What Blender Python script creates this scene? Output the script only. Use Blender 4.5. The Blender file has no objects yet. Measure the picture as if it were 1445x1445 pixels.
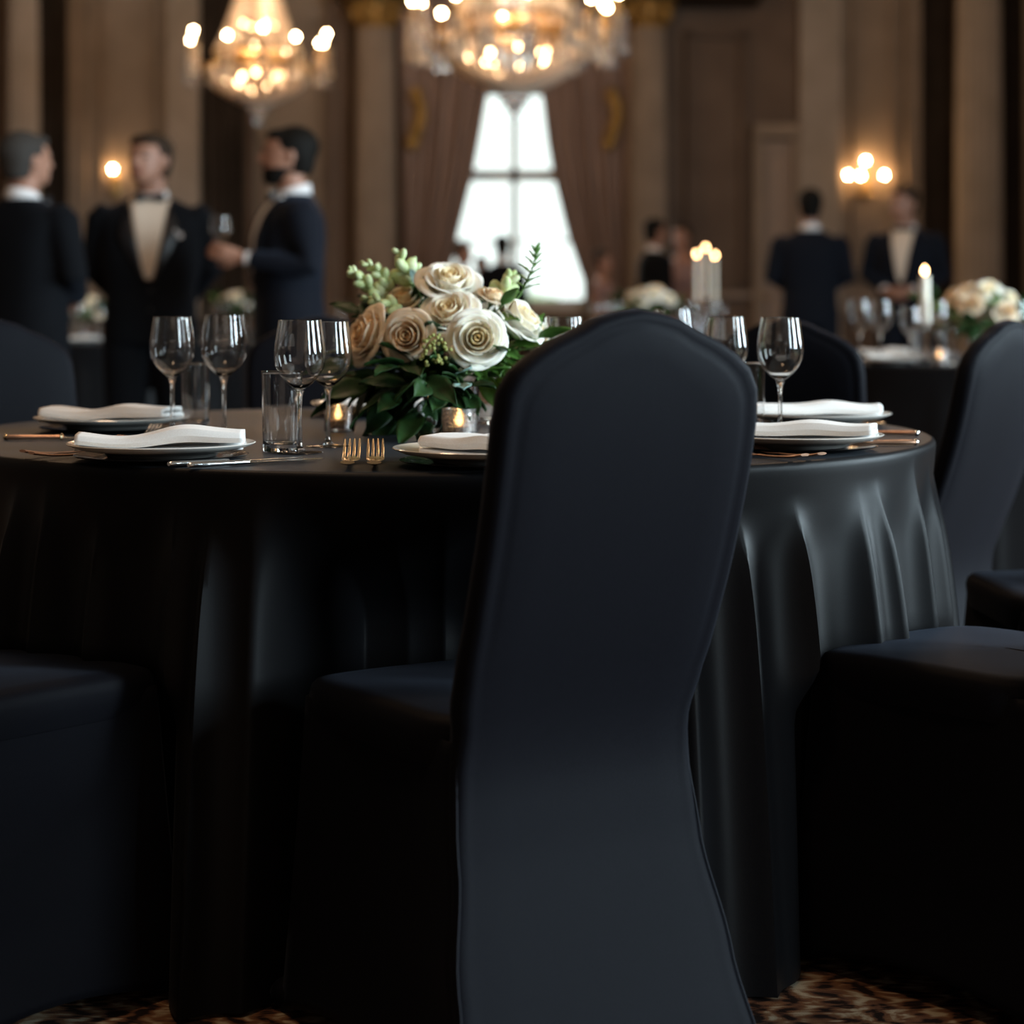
import bpy, bmesh, math, random
from math import sin, cos, pi, radians as rad
from mathutils import Vector, Matrix, Euler
random.seed(7)
S = bpy.context.scene
COL = S.collection
# ------------------------------------------------------------------ camera
FPX, HZ, CX = 2950.0, 418.0, 722.5        # focal length and horizon of the lens, in pixels of the 1445 frame
cam_d = bpy.data.cameras.new('camera'); cam = bpy.data.objects.new('camera', cam_d); COL.objects.link(cam)
cam.location = (0, 0, 1.0); cam.rotation_euler = (pi/2, 0, 0)
cam_d.sensor_width = 36; cam_d.lens = 36*FPX/1445
cam_d.shift_y = -(1445/2-HZ)/1445
cam_d.clip_start = 0.1; cam_d.clip_end = 200
cam_d.dof.use_dof = True; cam_d.dof.focus_distance = 3.08; cam_d.dof.aperture_fstop = 3.0
S.camera = cam
# ------------------------------------------------------------------ world, lights, exposure
S.view_settings.view_transform = 'Standard'; S.view_settings.look = 'None'
S.view_settings.gamma = 1; S.view_settings.use_curve_mapping = False
S.view_settings.exposure = 0.0
try:
    S.cycles.use_denoising = True
    S.cycles.max_bounces = 10; S.cycles.transmission_bounces = 10; S.cycles.transparent_max_bounces = 12
    S.cycles.sample_clamp_indirect = 4.0
    S.cycles.caustics_reflective = False; S.cycles.caustics_refractive = False
except Exception: pass
W = bpy.data.worlds.new('overcast_sky'); S.world = W; W.use_nodes = True
wn = W.node_tree.nodes; wn['Background'].inputs[0].default_value = (0.86, 0.97, 0.93, 1)
wn['Background'].inputs[1].default_value = 1.7

def area(name, loc, rot, sx, sy, power, col):
    l = bpy.data.lights.new(name, 'AREA'); l.shape = 'RECTANGLE'; l.size = sx; l.size_y = sy
    l.energy = power; l.color = col
    o = bpy.data.objects.new(name, l); COL.objects.link(o); o.location = loc; o.rotation_euler = rot
    return o
COOL = (0.72, 0.90, 1.0)
SIDEWIN = [(6.2, 560.0), (1.9, 720.0), (-2.2, 420.0)]     # y of the tall windows in the right wall, daylight through each
for wy, pw in SIDEWIN:
    area('window_daylight', (6.42, wy, 2.35), (0, rad(90), 0), 3.0, 1.5, pw, COOL)
def lamp(loc, e, r=.35, col=(1,.66,.40)):
    l = bpy.data.lights.new('chandelier_and_fill_glow', 'POINT'); l.energy = e; l.color = col; l.shadow_soft_size = r
    o = bpy.data.objects.new('chandelier_and_fill_glow', l); COL.objects.link(o); o.location = loc
for loc, e in (((-.6, 1.6, 4.8), 110), ((-1.2, 5.0, 4.6), 120), ((2.2, 9.5, 4.6), 90), ((-3.0, 11.0, 4.6), 70), ((0, 15, 4.4), 65), ((-2.2, 17.5, 4.4), 45), ((3.4, 17, 4.6), 60), ((-4.6, 18.5, 4.4), 35)):  # added warm fill from overhead; most spots have no chandelier
    lamp(loc, e)
area('window_daylight', (0.0, 21.3, 2.6), (rad(-90), 0, 0), 1.3, 3.0, 60, (0.85, 0.97, 0.95))

# ------------------------------------------------------------------ materials
MATS = {}
def mat(name, base=(.5,.5,.5), rough=.5, metal=0, spec=.5, sheen=0, sheen_tint=(1,1,1), sheen_rough=.4, trans=0, ior=1.45,
        emit=None, estr=0, sss=0, coat=0):
    m = bpy.data.materials.new(name); m.use_nodes = True
    p = m.node_tree.nodes['Principled BSDF']
    p.inputs['Base Color'].default_value = (*base, 1); p.inputs['Roughness'].default_value = rough
    p.inputs['Metallic'].default_value = metal; p.inputs['Specular IOR Level'].default_value = spec
    p.inputs['Sheen Weight'].default_value = sheen; p.inputs['Sheen Tint'].default_value = (*sheen_tint, 1)
    p.inputs['Sheen Roughness'].default_value = sheen_rough
    p.inputs['Transmission Weight'].default_value = trans; p.inputs['IOR'].default_value = ior
    p.inputs['Subsurface Weight'].default_value = sss; p.inputs['Subsurface Radius'].default_value = (.01, .008, .005)
    p.inputs['Coat Weight'].default_value = coat
    if emit: p.inputs['Emission Color'].default_value = (*emit, 1); p.inputs['Emission Strength'].default_value = estr
    MATS[name] = m
    return m
def nodes(m): return m.node_tree.nodes, m.node_tree.links, m.node_tree.nodes['Principled BSDF']
def add_noise(m, scale, c1, c2, bump=0, stretch=(1,1,1), detail=4, dist=.002, lo=.35, hi=.65):
    n, l, p = nodes(m)
    tc = n.new('ShaderNodeTexCoord'); mp = n.new('ShaderNodeMapping'); mp.inputs['Scale'].default_value = stretch
    nz = n.new('ShaderNodeTexNoise'); nz.inputs['Scale'].default_value = scale; nz.inputs['Detail'].default_value = detail
    cr = n.new('ShaderNodeValToRGB'); cr.color_ramp.elements[0].color = (*c1,1); cr.color_ramp.elements[1].color = (*c2,1)
    cr.color_ramp.elements[0].position = lo; cr.color_ramp.elements[1].position = hi
    l.new(tc.outputs['Object'], mp.inputs[0]); l.new(mp.outputs[0], nz.inputs[0]); l.new(nz.outputs[0], cr.inputs[0])
    l.new(cr.outputs[0], p.inputs['Base Color'])
    if bump:
        b = n.new('ShaderNodeBump'); b.inputs['Strength'].default_value = bump; b.inputs['Distance'].default_value = dist
        l.new(nz.outputs[0], b.inputs['Height']); l.new(b.outputs[0], p.inputs['Normal'])
    return m
CHAIRM = add_noise(mat('black_spandex', rough=.55, spec=.045, sheen=.045, sheen_tint=(.55,.66,.9), sheen_rough=.35), 900,
                   (.0042,.0043,.0060), (.0076,.0079,.0108), .35, dist=.0008)
SEAMM = mat('seam_thread', (.012,.013,.018), .7, spec=.15)
CLOTHM = add_noise(mat('black_satin_cloth', rough=.46, spec=.13, sheen=.02, sheen_tint=(.7,.8,.95), sheen_rough=.3), 700,
                   (.0045,.0045,.0055), (.008,.008,.009), .15, dist=.0005)
WHITEC = mat('white_porcelain', (.80,.77,.72), .15, coat=.4)
BLACKC = mat('black_porcelain', (.012,.012,.013), .18, coat=.3)
NAPM = add_noise(mat('white_linen', rough=.85, spec=.2, sheen=.2), 500, (.88,.86,.84), (.93,.92,.90), .2, dist=.0006)
GLASS = mat('clear_glass', (1,1,1), 0.0, trans=1, ior=1.5)
MERC = mat('mercury_glass', rough=.16, metal=.15, trans=.85)
add_noise(MERC, 220, (.35,.32,.30), (.95,.88,.84), .5, lo=.42, hi=.55)
SILVER = mat('polished_silver', (.82,.84,.85), .16, metal=1)
GOLD = mat('pale_gold', (.86,.66,.40), .22, metal=1)
COPPER = mat('copper_handle', (.62,.36,.24), .32, metal=.8)
WAX = mat('candle_wax', (.86,.78,.66), .45, sss=.4)
FLAME = mat('flame', (0,0,0), emit=(1,.56,.20), estr=26)
FLAMEF = mat('far_flame', (0,0,0), emit=(1,.58,.26), estr=30)
BULB = mat('chandelier_bulb', (0,0,0), emit=(1,.66,.36), estr=95)
BULB2 = mat('inner_bulb', (0,0,0), emit=(1,.58,.28), estr=42)
SBULB = mat('sconce_bulb', (0,0,0), emit=(1,.60,.28), estr=190)
CRYS = mat('crystal', (.95,.80,.64), .3, trans=.35, ior=1.5, spec=.8)
CRYSC = mat('clear_crystal_drop', (.95,.96,1.0), .08, trans=.8, ior=1.6)
BRASS = mat('aged_brass', (.50,.32,.13), .35, metal=1)
GILT = add_noise(mat('gilt_plaster', rough=.5, metal=.4), 9, (.22,.12,.03), (.45,.26,.07))
PLAS = add_noise(mat('taupe_plaster', rough=.75, spec=.2), 2.5, (.26,.20,.15), (.32,.245,.185))
PLAD = add_noise(mat('brown_wall', rough=.7, spec=.25), 2.0, (.125,.085,.062), (.16,.11,.08))
PLAL = add_noise(mat('cream_fluted_plaster', rough=.7, spec=.2), 3, (.37,.31,.25), (.43,.36,.30))
DARKM = add_noise(mat('recess_shade_and_trim', rough=.9, spec=.1), 3, (.035,.026,.020), (.05,.037,.028))  # recess shade put into the brown; cornice, entablature and pelmet share it
CURTM = add_noise(mat('mauve_brown_curtain', rough=.8, spec=.2, sheen=.15), 5, (.30,.205,.165), (.40,.28,.225), stretch=(3,3,.3))
CEILM = mat('ceiling_paint', (.10,.075,.055), .8)
DOORM = mat('door_wood', (.30,.205,.14), .5)
FRAMEM = mat('white_window_frame', (.62,.63,.62), .5)
PANE = mat('window_pane', (1,1,1), 0.0, trans=1, ior=1.1)
SUIT = add_noise(mat('black_wool_suit', rough=.85, spec=.1, sheen=.05, sheen_tint=(.5,.62,.9)), 300, (.004,.0045,.006), (.006,.007,.009))
SUITN = add_noise(mat('navy_wool_suit', rough=.8, spec=.12, sheen=.12, sheen_tint=(.45,.62,.95)), 300, (.005,.006,.010), (.008,.010,.016))
SATIN = mat('black_satin_lapel', (.008,.008,.010), .3)
SHIRT = mat('white_shirt', (.78,.76,.76), .8)
CREAMS = mat('cream_dress_shirt', (.70,.58,.47), .8)
PINKD = mat('dusty_pink_dress', (.30,.19,.18), .7)
SKIN = mat('skin', (.36,.18,.12), .5, sss=.15)
EYEM = mat('eye_dark', (.03,.02,.015), .3); LIPM = mat('lips', (.34,.12,.09), .45)
HAIRD = mat('dark_hair', (.006,.005,.004), .7, spec=.15); HAIRB = mat('brown_hair', (.03,.018,.011), .65, spec=.2)
HAIRG = mat('grey_hair', (.045,.040,.036), .7, spec=.15)
LEATH = mat('black_leather', (.01,.01,.01), .25)
LEAFD = add_noise(mat('dark_green_leaf', rough=.45, spec=.25), 30, (.009,.028,.008), (.022,.062,.015))
LEAFM = add_noise(mat('mid_green_leaf', rough=.45, spec=.5), 30, (.05,.13,.02), (.09,.20,.035))
LEAFB = add_noise(mat('eucalyptus_leaf', rough=.6, spec=.3), 30, (.20,.33,.30), (.30,.44,.40))
STEMM = mat('green_stem', (.10,.19,.05), .5)
BUDM = add_noise(mat('snapdragon_bud', rough=.6), 60, (.42,.52,.20), (.68,.74,.46))
BERRY = add_noise(mat('olive_berry', rough=.5), 80, (.24,.25,.06), (.42,.42,.14))
TREEM = mat('garden_hedge', (.42,.52,.34), .9)
def rose_mat(name, outer, inner):
    m = mat(name, outer, .55, spec=.3, sss=.25)
    n, l, p = nodes(m); tc = n.new('ShaderNodeTexCoord'); sp = n.new('ShaderNodeSeparateXYZ')
    l.new(tc.outputs['Object'], sp.inputs[0])
    cx = n.new('ShaderNodeCombineXYZ'); l.new(sp.outputs[0], cx.inputs[0]); l.new(sp.outputs[1], cx.inputs[1])
    ln = n.new('ShaderNodeVectorMath'); ln.operation = 'LENGTH'; l.new(cx.outputs[0], ln.inputs[0])
    cr = n.new('ShaderNodeValToRGB'); cr.color_ramp.elements[0].position = .08; cr.color_ramp.elements[0].color = (*inner,1)
    cr.color_ramp.elements[1].position = .75; cr.color_ramp.elements[1].color = (*outer,1)
    mu = n.new('ShaderNodeMath'); mu.operation = 'MULTIPLY'; mu.inputs[1].default_value = 24
    l.new(ln.outputs['Value'], mu.inputs[0]); l.new(mu.outputs[0], cr.inputs[0]); l.new(cr.outputs[0], p.inputs['Base Color'])
    return m
ROSEW = rose_mat('cream_rose_petal', (.94,.90,.80), (.94,.74,.40))
ROSEP = rose_mat('peach_rose_petal', (.92,.78,.60), (.88,.58,.28))
CARPET = mat('patterned_carpet', rough=.95, spec=.1)
n, l, p = nodes(CARPET)
tc = n.new('ShaderNodeTexCoord'); nz = n.new('ShaderNodeTexNoise'); nz.inputs['Scale'].default_value = 5; nz.inputs['Detail'].default_value = 3
nz.inputs['Distortion'].default_value = 5.5
mp = n.new('ShaderNodeMapping'); mp.inputs['Scale'].default_value = (1.0, 2.2, 1)
wv = n.new('ShaderNodeTexWave'); wv.inputs['Scale'].default_value = 5.5; wv.inputs['Distortion'].default_value = 9; wv.inputs['Detail'].default_value = 3
wv.inputs['Detail Scale'].default_value = 1.6
cr = n.new('ShaderNodeValToRGB'); cr.color_ramp.elements[0].color = (.022,.014,.012,1); cr.color_ramp.elements[1].color = (.22,.11,.055,1)
cr.color_ramp.elements[0].position = .38; cr.color_ramp.elements[1].position = .55
e = cr.color_ramp.elements.new(.68); e.color = (.50,.42,.30,1)
e = cr.color_ramp.elements.new(.47); e.color = (.16,.075,.045,1)
l.new(tc.outputs['Object'], mp.inputs[0]); l.new(mp.outputs[0], nz.inputs[0]); l.new(mp.outputs[0], wv.inputs[0])
mx = n.new('ShaderNodeMix'); mx.data_type = 'RGBA'; mx.inputs[0].default_value = .22
l.new(nz.outputs[0], mx.inputs[6]); l.new(wv.outputs[0], mx.inputs[7]); l.new(mx.outputs[2], cr.inputs[0])
l.new(cr.outputs[0], p.inputs['Base Color'])
fz = n.new('ShaderNodeTexNoise'); fz.inputs['Scale'].default_value = 400; l.new(tc.outputs['Object'], fz.inputs[0])
bp = n.new('ShaderNodeBump'); bp.inputs['Strength'].default_value = .5; bp.inputs['Distance'].default_value = .003
l.new(fz.outputs[0], bp.inputs['Height']); l.new(bp.outputs[0], p.inputs['Normal'])

# ------------------------------------------------------------------ mesh helpers
class MB:
    def __init__(s): s.v = []; s.f = []
    def add(s, vs, fs):
        o = len(s.v); s.v += [tuple(v) for v in vs]; s.f += [tuple(i+o for i in f) for f in fs]; return s
    def box(s, c, d, rz=0):
        x, y, z = c; a, b, h = d[0]/2, d[1]/2, d[2]/2
        vs = [(sx*a, sy*b, sz*h) for sz in (-1,1) for sx, sy in ((-1,-1),(1,-1),(1,1),(-1,1))]
        vs = [(x+vx*cos(rz)-vy*sin(rz), y+vx*sin(rz)+vy*cos(rz), z+vz) for vx, vy, vz in vs]
        return s.add(vs, [(3,2,1,0),(4,5,6,7),(0,1,5,4),(1,2,6,5),(2,3,7,6),(3,0,4,7)])
    def rings(s, rings, cap0=True, cap1=True, closed=True):
        n = len(rings[0]); vs = [p for r in rings for p in r]; fs = []
        m = n if closed else n-1
        for i in range(len(rings)-1):
            for j in range(m):
                k = (j+1) % n
                fs.append((i*n+j, i*n+k, (i+1)*n+k, (i+1)*n+j))
        if cap0 and closed: fs.append(tuple(reversed(range(n))))
        if cap1 and closed: fs.append(tuple((len(rings)-1)*n+j for j in range(n)))
        return s.add(vs, fs)
    def lathe(s, prof, n=32, c=(0,0,0), cap=False):
        R = [[(c[0]+r*cos(2*pi*j/n), c[1]+r*sin(2*pi*j/n), c[2]+z) for j in range(n)] for r, z in prof]
        return s.rings(R, cap, cap)
    def sphere(s, c, r, n=12, m=8, sc=(1,1,1)):
        R = [[(c[0]+r*sc[0]*sin(pi*i/m)*cos(2*pi*j/n), c[1]+r*sc[1]*sin(pi*i/m)*sin(2*pi*j/n), c[2]-r*sc[2]*cos(pi*i/m)) for j in range(n)] for i in range(1, m)]
        o = len(s.v); s.rings(R, False, False)
        k = len(s.v); s.v += [(c[0],c[1],c[2]-r*sc[2]), (c[0],c[1],c[2]+r*sc[2])]
        for j in range(n):
            s.f.append((o+(j+1)%n, o+j, k)); b = o+(m-2)*n; s.f.append((b+j, b+(j+1)%n, k+1))
        return s
    def tube(s, pts, rad_, n=8, flat=1.0, up=None, cap=True):
        pts = [Vector(p) for p in pts]; R = []
        rs = rad_ if isinstance(rad_, (list, tuple)) else [rad_]*len(pts)
        ref = Vector(up) if up else None
        for i, p in enumerate(pts):
            t = (pts[min(i+1, len(pts)-1)] - pts[max(i-1, 0)]).normalized()
            if ref is None:
                ref = Vector((0,0,1)) if abs(t.z) < .9 else Vector((1,0,0))
            a = t.cross(ref)
            if a.length < 1e-4: a = t.cross(Vector((0.3,1,0.2)))
            a.normalize(); b = a.cross(t).normalized()
            if up is None: ref = b
            r = rs[i]
            ra, rb = r if isinstance(r, (list, tuple)) else (r, r*flat)
            R.append([p + a*ra*cos(2*pi*j/n) + b*rb*sin(2*pi*j/n) for j in range(n)])
        return s.rings(R, cap, cap)
    def grid(s, fn, nu, nv):
        vs = [fn(i/(nu-1), j/(nv-1)) for j in range(nv) for i in range(nu)]
        fs = [(j*nu+i, j*nu+i+1, (j+1)*nu+i+1, (j+1)*nu+i) for j in range(nv-1) for i in range(nu-1)]
        return s.add(vs, fs)
    def xf(s, M, start=0):
        s.v[start:] = [tuple(M @ Vector(v)) for v in s.v[start:]]; return s
    def build(s, name, m, parent=None, smooth=True, solid=0, bevel=0, sub=0):
        me = bpy.data.meshes.new(name); me.from_pydata(s.v, [], s.f); me.validate(); me.update()
        bm = bmesh.new(); bm.from_mesh(me)
        if s.f and len(s.f) < 60000: bmesh.ops.recalc_face_normals(bm, faces=bm.faces)
        if bevel: bmesh.ops.bevel(bm, geom=[e for e in bm.edges if len(e.link_faces)==2 and e.calc_face_angle(0) > .6], offset=bevel, segments=2, affect='EDGES')
        bm.to_mesh(me); bm.free()
        if smooth:
            for q in me.polygons: q.use_smooth = True
        me.materials.append(m)
        o = bpy.data.objects.new(name, me); COL.objects.link(o)
        if parent is not None: o.parent = parent
        if solid:
            k = o.modifiers.new('solid', 'SOLIDIFY'); k.thickness = solid; k.offset = 0
        if sub:
            k = o.modifiers.new('sub', 'SUBSURF'); k.levels = sub; k.render_levels = sub
        if smooth and not sub:
            try: me.set_sharp_from_angle(angle=rad(50))
            except Exception: pass
        return o
def tag(o, label, cat, group=None):
    o['label'] = label; o['category'] = cat
    if group: o['group'] = group
    return o
def thing(name, label, cat, loc=(0,0,0), rz=0, group=None):
    o = bpy.data.objects.new(name, None); COL.objects.link(o); o.empty_display_size = .05
    o.location = loc; o.rotation_euler = (0,0,rz); return tag(o, label, cat, group)
def struct(mb, name, m, smooth=False, **k):
    o = mb.build(name, m, None, smooth, **k); o['kind'] = 'structure'; return o
def sub_struct(mb, name, m, parent, smooth=False, **k): return mb.build(name, m, parent, smooth, **k)
def copy_tree(o, loc=None, rz=None, label=None, group=None, scale=None, parent=None, rot=None):
    c = o.copy(); COL.objects.link(c); c.parent = parent
    if loc is not None: c.location = loc
    if rz is not None: c.rotation_euler = (0,0,rz)
    if rot is not None: c.rotation_euler = rot
    if scale is not None: c.scale = scale if isinstance(scale, tuple) else (scale,)*3
    if label: c['label'] = label
    if group: c['group'] = group
    for ch in o.children: copy_tree(ch, parent=c)
    return c
def at(px, depth, z=0.0):                 # a point on the plan: bearing of a pixel column, at a depth in metres
    return Vector(((px-CX)*depth/FPX, depth, z))
def hz(y, depth): return 1.0 + (HZ-y)*depth/FPX
def rnd(a, b): return random.uniform(a, b)

# ------------------------------------------------------------------ room shell
BW = 22.0                                   # back wall depth
PPM = FPX/BW
def X(px): return (px-CX)/PPM
def Z(y): return 1.0 + (HZ-y)/PPM
XR, XL, YB, CZ = 6.5, -6.5, -4.0, 6.2
struct(MB().box((0, (BW+YB)/2, -.05), (XR-XL+.6, BW-YB+.8, .1)), 'floor', CARPET)
struct(MB().box((0, (BW+YB)/2, CZ+.05), (XR-XL+.6, BW-YB+.8, .1)), 'ceiling', CEILM)
struct(MB().box((XL-.1, (BW+YB)/2, CZ/2), (.2, BW-YB+.6, CZ)), 'wall_left', PLAD)
struct(MB().box((0, YB-.1, CZ/2), (XR-XL, .2, CZ)), 'wall_behind', PLAD)
# right wall with three tall window openings
def wall_with_holes(axis_fixed, a0, a1, holes, thick, vertical_axis='y'):
    mb = MB(); holes = sorted(holes)
    cur = a0
    for h0, h1, z0, z1 in holes:
        def bx(u0, u1, w0, w1):
            c, d = (u0+u1)/2, (u1-u0)
            if vertical_axis == 'y': mb.box((axis_fixed, c, (w0+w1)/2), (thick, d, w1-w0))
            else: mb.box((c, axis_fixed, (w0+w1)/2), (d, thick, w1-w0))
        bx(cur, h0, 0, CZ); bx(h0, h1, 0, z0); bx(h0, h1, z1, CZ); cur = h1
    if vertical_axis == 'y': mb.box((axis_fixed, (cur+a1)/2, CZ/2), (thick, a1-cur, CZ))
    else: mb.box(((cur+a1)/2, axis_fixed, CZ/2), (a1-cur, thick, CZ))
    return mb
struct(wall_with_holes(XR+.1, YB, BW, [(wy-.8, wy+.8, .8, 3.9) for wy, _ in SIDEWIN], .2), 'wall_right', PLAD)
for k, (wy, _) in enumerate(SIDEWIN):
    fr = MB()
    for yy in (-.78, 0, .78): fr.box((XR+.14, wy+yy, 2.35), (.05, .05, 3.1))
    for zz in (.82, 1.8, 2.8, 3.88): fr.box((XR+.14, wy, zz), (.05, 1.58, .05))
    w = struct(fr, f'window_{k+2}', FRAMEM)
    sub_struct(MB().box((XR+.16, wy, 2.35), (.006, 1.54, 3.04)), 'pane', PANE, w)
# back wall
WX0, WX1, WZ0, WZ1 = X(612), X(834), Z(436), Z(-60)
struct(wall_with_holes(BW+.1, XL, XR, [(WX0, WX1, WZ0, WZ1)], .2, 'x'), 'wall_back', PLAD)
wc = (WX0+WX1)/2
fr = MB()
for xx in (WX0+.04, X(726), WX1-.04): fr.box((xx, BW+.1, (WZ0+WZ1)/2), (.075, .07, WZ1-WZ0))
for zz, hh in ((WZ0+.05,.1), (Z(247),.12), (Z(130),.05), (WZ1-.05,.1)): fr.box((wc, BW+.1, zz), (WX1-WX0, .07, hh))
for zz in (Z(340),): fr.box((wc, BW+.1, zz), (WX1-WX0, .05, .03))
win = struct(fr, 'window_1', FRAMEM)
sub_struct(MB().box((wc, BW+.13, (WZ0+WZ1)/2), (WX1-WX0-.1, .006, WZ1-WZ0-.1)), 'pane', PANE, win)
sub_struct(MB().box((wc, BW-.06, WZ0-.03), (WX1-WX0+.2, .24, .06)), 'window_sill', PLAL, win)
# plaster field panels, pilasters, cornice (the relief of the back wall)
def panel_frame(x0, x1, z0, z1, w=.07, t=.05, y=BW):
    mb = MB()
    for i, (a, b) in enumerate(((w, t), (w*.45, t*1.7))):
        mb.box(((x0+x1)/2, y-b/2, z1-a/2), (x1-x0, b, a)); mb.box(((x0+x1)/2, y-b/2, z0+a/2), (x1-x0, b, a))
        mb.box((x0+a/2, y-b/2, (z0+z1)/2), (a, b, z1-z0)); mb.box((x1-a/2, y-b/2, (z0+z1)/2), (a, b, z1-z0))
    return mb
tn = [1]
def trim(mb, m, smooth=False):
    o = struct(mb, f'trim_{tn[0]}', m, smooth); tn[0] += 1; return o
def pilaster(px0, px1, m, y=BW, proj=.16, ztop=Z(-95)):
    x0, x1 = X(px0), X(px1); w = x1-x0; n = max(3, int(w/.085)); mb = MB()
    mb.box(((x0+x1)/2, y-proj/2, ztop/2), (w, proj, ztop))
    for k in range(n):                      # raised fillets between flutes
        xx = x0 + (k+.5)*w/n
        mb.box((xx, y-proj-.012, ztop/2+.3), (w/n*.45, .026, ztop-.6))
    mb.box(((x0+x1)/2, y-proj/2-.03, .22), (w+.1, proj+.06, .44)); mb.box(((x0+x1)/2, y-proj/2-.02, .5), (w+.06, proj+.04, .08))
    return trim(mb, m)
def column(px, wpx, m, ztop, y=BW-.45, cap=True):
    r = wpx/PPM/2; n = 80; mb = MB()
    cxx = (px-CX)*y/FPX
    def ring(rr, z, fl): return [(cxx+(rr-(.10*rr*abs(sin(20*pi*j/n*1.0)) if fl else 0))*cos(2*pi*j/n), y+(rr-(.10*rr*abs(sin(20*pi*j/n)) if fl else 0))*sin(2*pi*j/n), z) for j in range(n)]
    R = [ring(r*1.35,0,0), ring(r*1.35,.12,0), ring(r*1.15,.16,0), ring(r*1.22,.22,0), ring(r*1.0,.3,0), ring(r,.34,1), ring(r*.96,ztop*.6,1), ring(r*.88,ztop-.05,1), ring(r*.88,ztop,0)]
    mb.rings(R); c = trim(mb, m, True)
    if cap:
        g = MB(); R = [ring(r*.92,ztop,0), ring(r*1.02,ztop+.04,0), ring(r*.9,ztop+.08,0), ring(r*1.15,ztop+.28,0), ring(r*1.4,ztop+.42,0)]
        g.rings(R); g.box((cxx, y, ztop+.47), (r*2.9, r*2.9, .1))
        for j in range(8):
            a = j*pi/4; g.sphere((cxx+r*1.15*cos(a), y+r*1.15*sin(a), ztop+.3), .075, 8, 6, (1,1,1.3))
            g.sphere((cxx+r*1.05*cos(a+.4), y+r*1.05*sin(a+.4), ztop+.15), .06, 8, 6, (1,1,1.4))
        sub_struct(g, 'capital', GILT, c, True)
    return c
column(530, 58, PLAS, Z(48)); column(914, 54, PLAS, Z(48)); column(1381, 66, PLAL, Z(-90)); column(33, 46, PLAL, Z(-90))
for a, b, m in ((100,126,PLAS),(238,284,PLAL),(1126,1184,PLAL),(1274,1296,PLAS),(462,496,PLAD),(350,362,PLAD),(-40,-2,PLAS),(1440,1470,PLAS)): pilaster(a, b, m)
def field(px0, px1, y0, y1, m, t=.03):
    return trim(MB().box(((X(px0)+X(px1))/2, BW-t/2, (Z(y0)+Z(y1))/2), (X(px1)-X(px0), t, Z(y0)-Z(y1))), m)
field(126, 238, -90, 440, PLAS); field(1184, 1274, -90, 440, PLAS); field(362, 462, -60, 440, PLAS)
for a, b, y0, y1 in ((146,222,-60,400),(1200,1262,-60,400),(374,452,30,400),(968,1052,45,410)):
    trim(panel_frame(X(a), X(b), Z(y1), Z(y0), y=BW-.03), PLAS if a < 960 or a > 1100 else PLAD)
# wainscot rail, skirting and dark cornice
struct(MB().box((XL/2+WX0/2, BW-.05, .12), (WX0-XL, .1, .24)), 'baseboard_back', DOORM)
trim(MB().box(((XL+X(498))/2, BW-.05, Z(446)), (X(498)-XL, .1, .07)), PLAS)
trim(MB().box(((XR+X(940))/2, BW-.05, Z(416)), (XR-X(940), .1, .06)), DOORM)
trim(MB().box((0, BW-.3, Z(-125)), (XR-XL, .6, .35)).box((0, BW-.42, Z(-160)), (XR-XL, .84, .2)), DARKM)
# entablature above the two columns that flank the window
for a, b in ((490, 590), (860, 1062)):
    trim(MB().box(((X(a)+X(b))/2, BW-.35, Z(-25)), (X(b)-X(a), .7, .5)).box(((X(a)+X(b))/2, BW-.4, Z(5)), (X(b)-X(a)+.08, .8, .08)), DARKM)
# door on the right of the back wall
dr = struct(MB().box(((X(1072)+X(1118))/2, BW-.05, Z(200)/2), (X(1118)-X(1072), .06, Z(200))), 'door_1', DOORM)
sub_struct(panel_frame(X(1079), X(1111), .25, 1.0, .03, .02, BW-.08).add(*(lambda q: (q.v, q.f))(panel_frame(X(1079), X(1111), 1.15, Z(212), .03, .02, BW-.08))), 'door_panel', DOORM, dr)
fr = MB().box((X(1067), BW-.08, Z(186)/2), (.09, .16, Z(186))).box((X(1122), BW-.08, Z(186)/2), (.07, .16, Z(186))).box(((X(1064)+X(1125))/2, BW-.1, Z(186)), (X(1125)-X(1064)+.04, .2, .14))
sub_struct(fr, 'door_frame', PLAS, dr)
sub_struct(MB().sphere((X(1077), BW-.11, 1.0), .03), 'door_knob', BRASS, dr, True)

# ------------------------------------------------------------------ curtains
def curtain(name, label, xs_top, xs_bot, z0, z1, m, nf, y, amp=.055, pinch=None, grp=None):
    def fn(u, v):
        z = z0 + (z1-z0)*v
        a = xs_bot[0]+(xs_top[0]-xs_bot[0])*v; b = xs_bot[1]+(xs_top[1]-xs_bot[1])*v
        if pinch: a, b = pinch(z, a, b)
        ph = u*nf*2*pi
        return (a+(b-a)*u + .012*sin(ph*.5+z), y + amp*(sin(ph)+.35*sin(2.3*ph+1))*(.8+.2*sin(z)), z)
    t = thing(name, label, 'curtain', ((xs_top[0]+xs_top[1])/2, y, 0), group=grp)
    mb = MB().grid(fn, nf*12+1, 30); mb.v = [(a-t.location.x, b-t.location.y, c) for a, b, c in mb.v]
    mb.build('drape', m, t, True, solid=.012)
    return t
EDGE = [(-90, 706, 742), (60, 703, 748), (125, 690, 763), (200, 678, 771), (250, 669, 779), (330, 649, 798), (400, 636, 822), (432, 633, 830), (650, 620, 850)]
def edge(z, side):
    y = HZ-(z-1)*PPM
    for (y0, l0, r0), (y1, l1, r1) in zip(EDGE, EDGE[1:]):
        if y <= y1 or y1 == 650:
            t = max(0, min(1, (y-y0)/(y1-y0)))
            return X((l0+(l1-l0)*t) if side < 0 else (r0+(r1-r0)*t))
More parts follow.
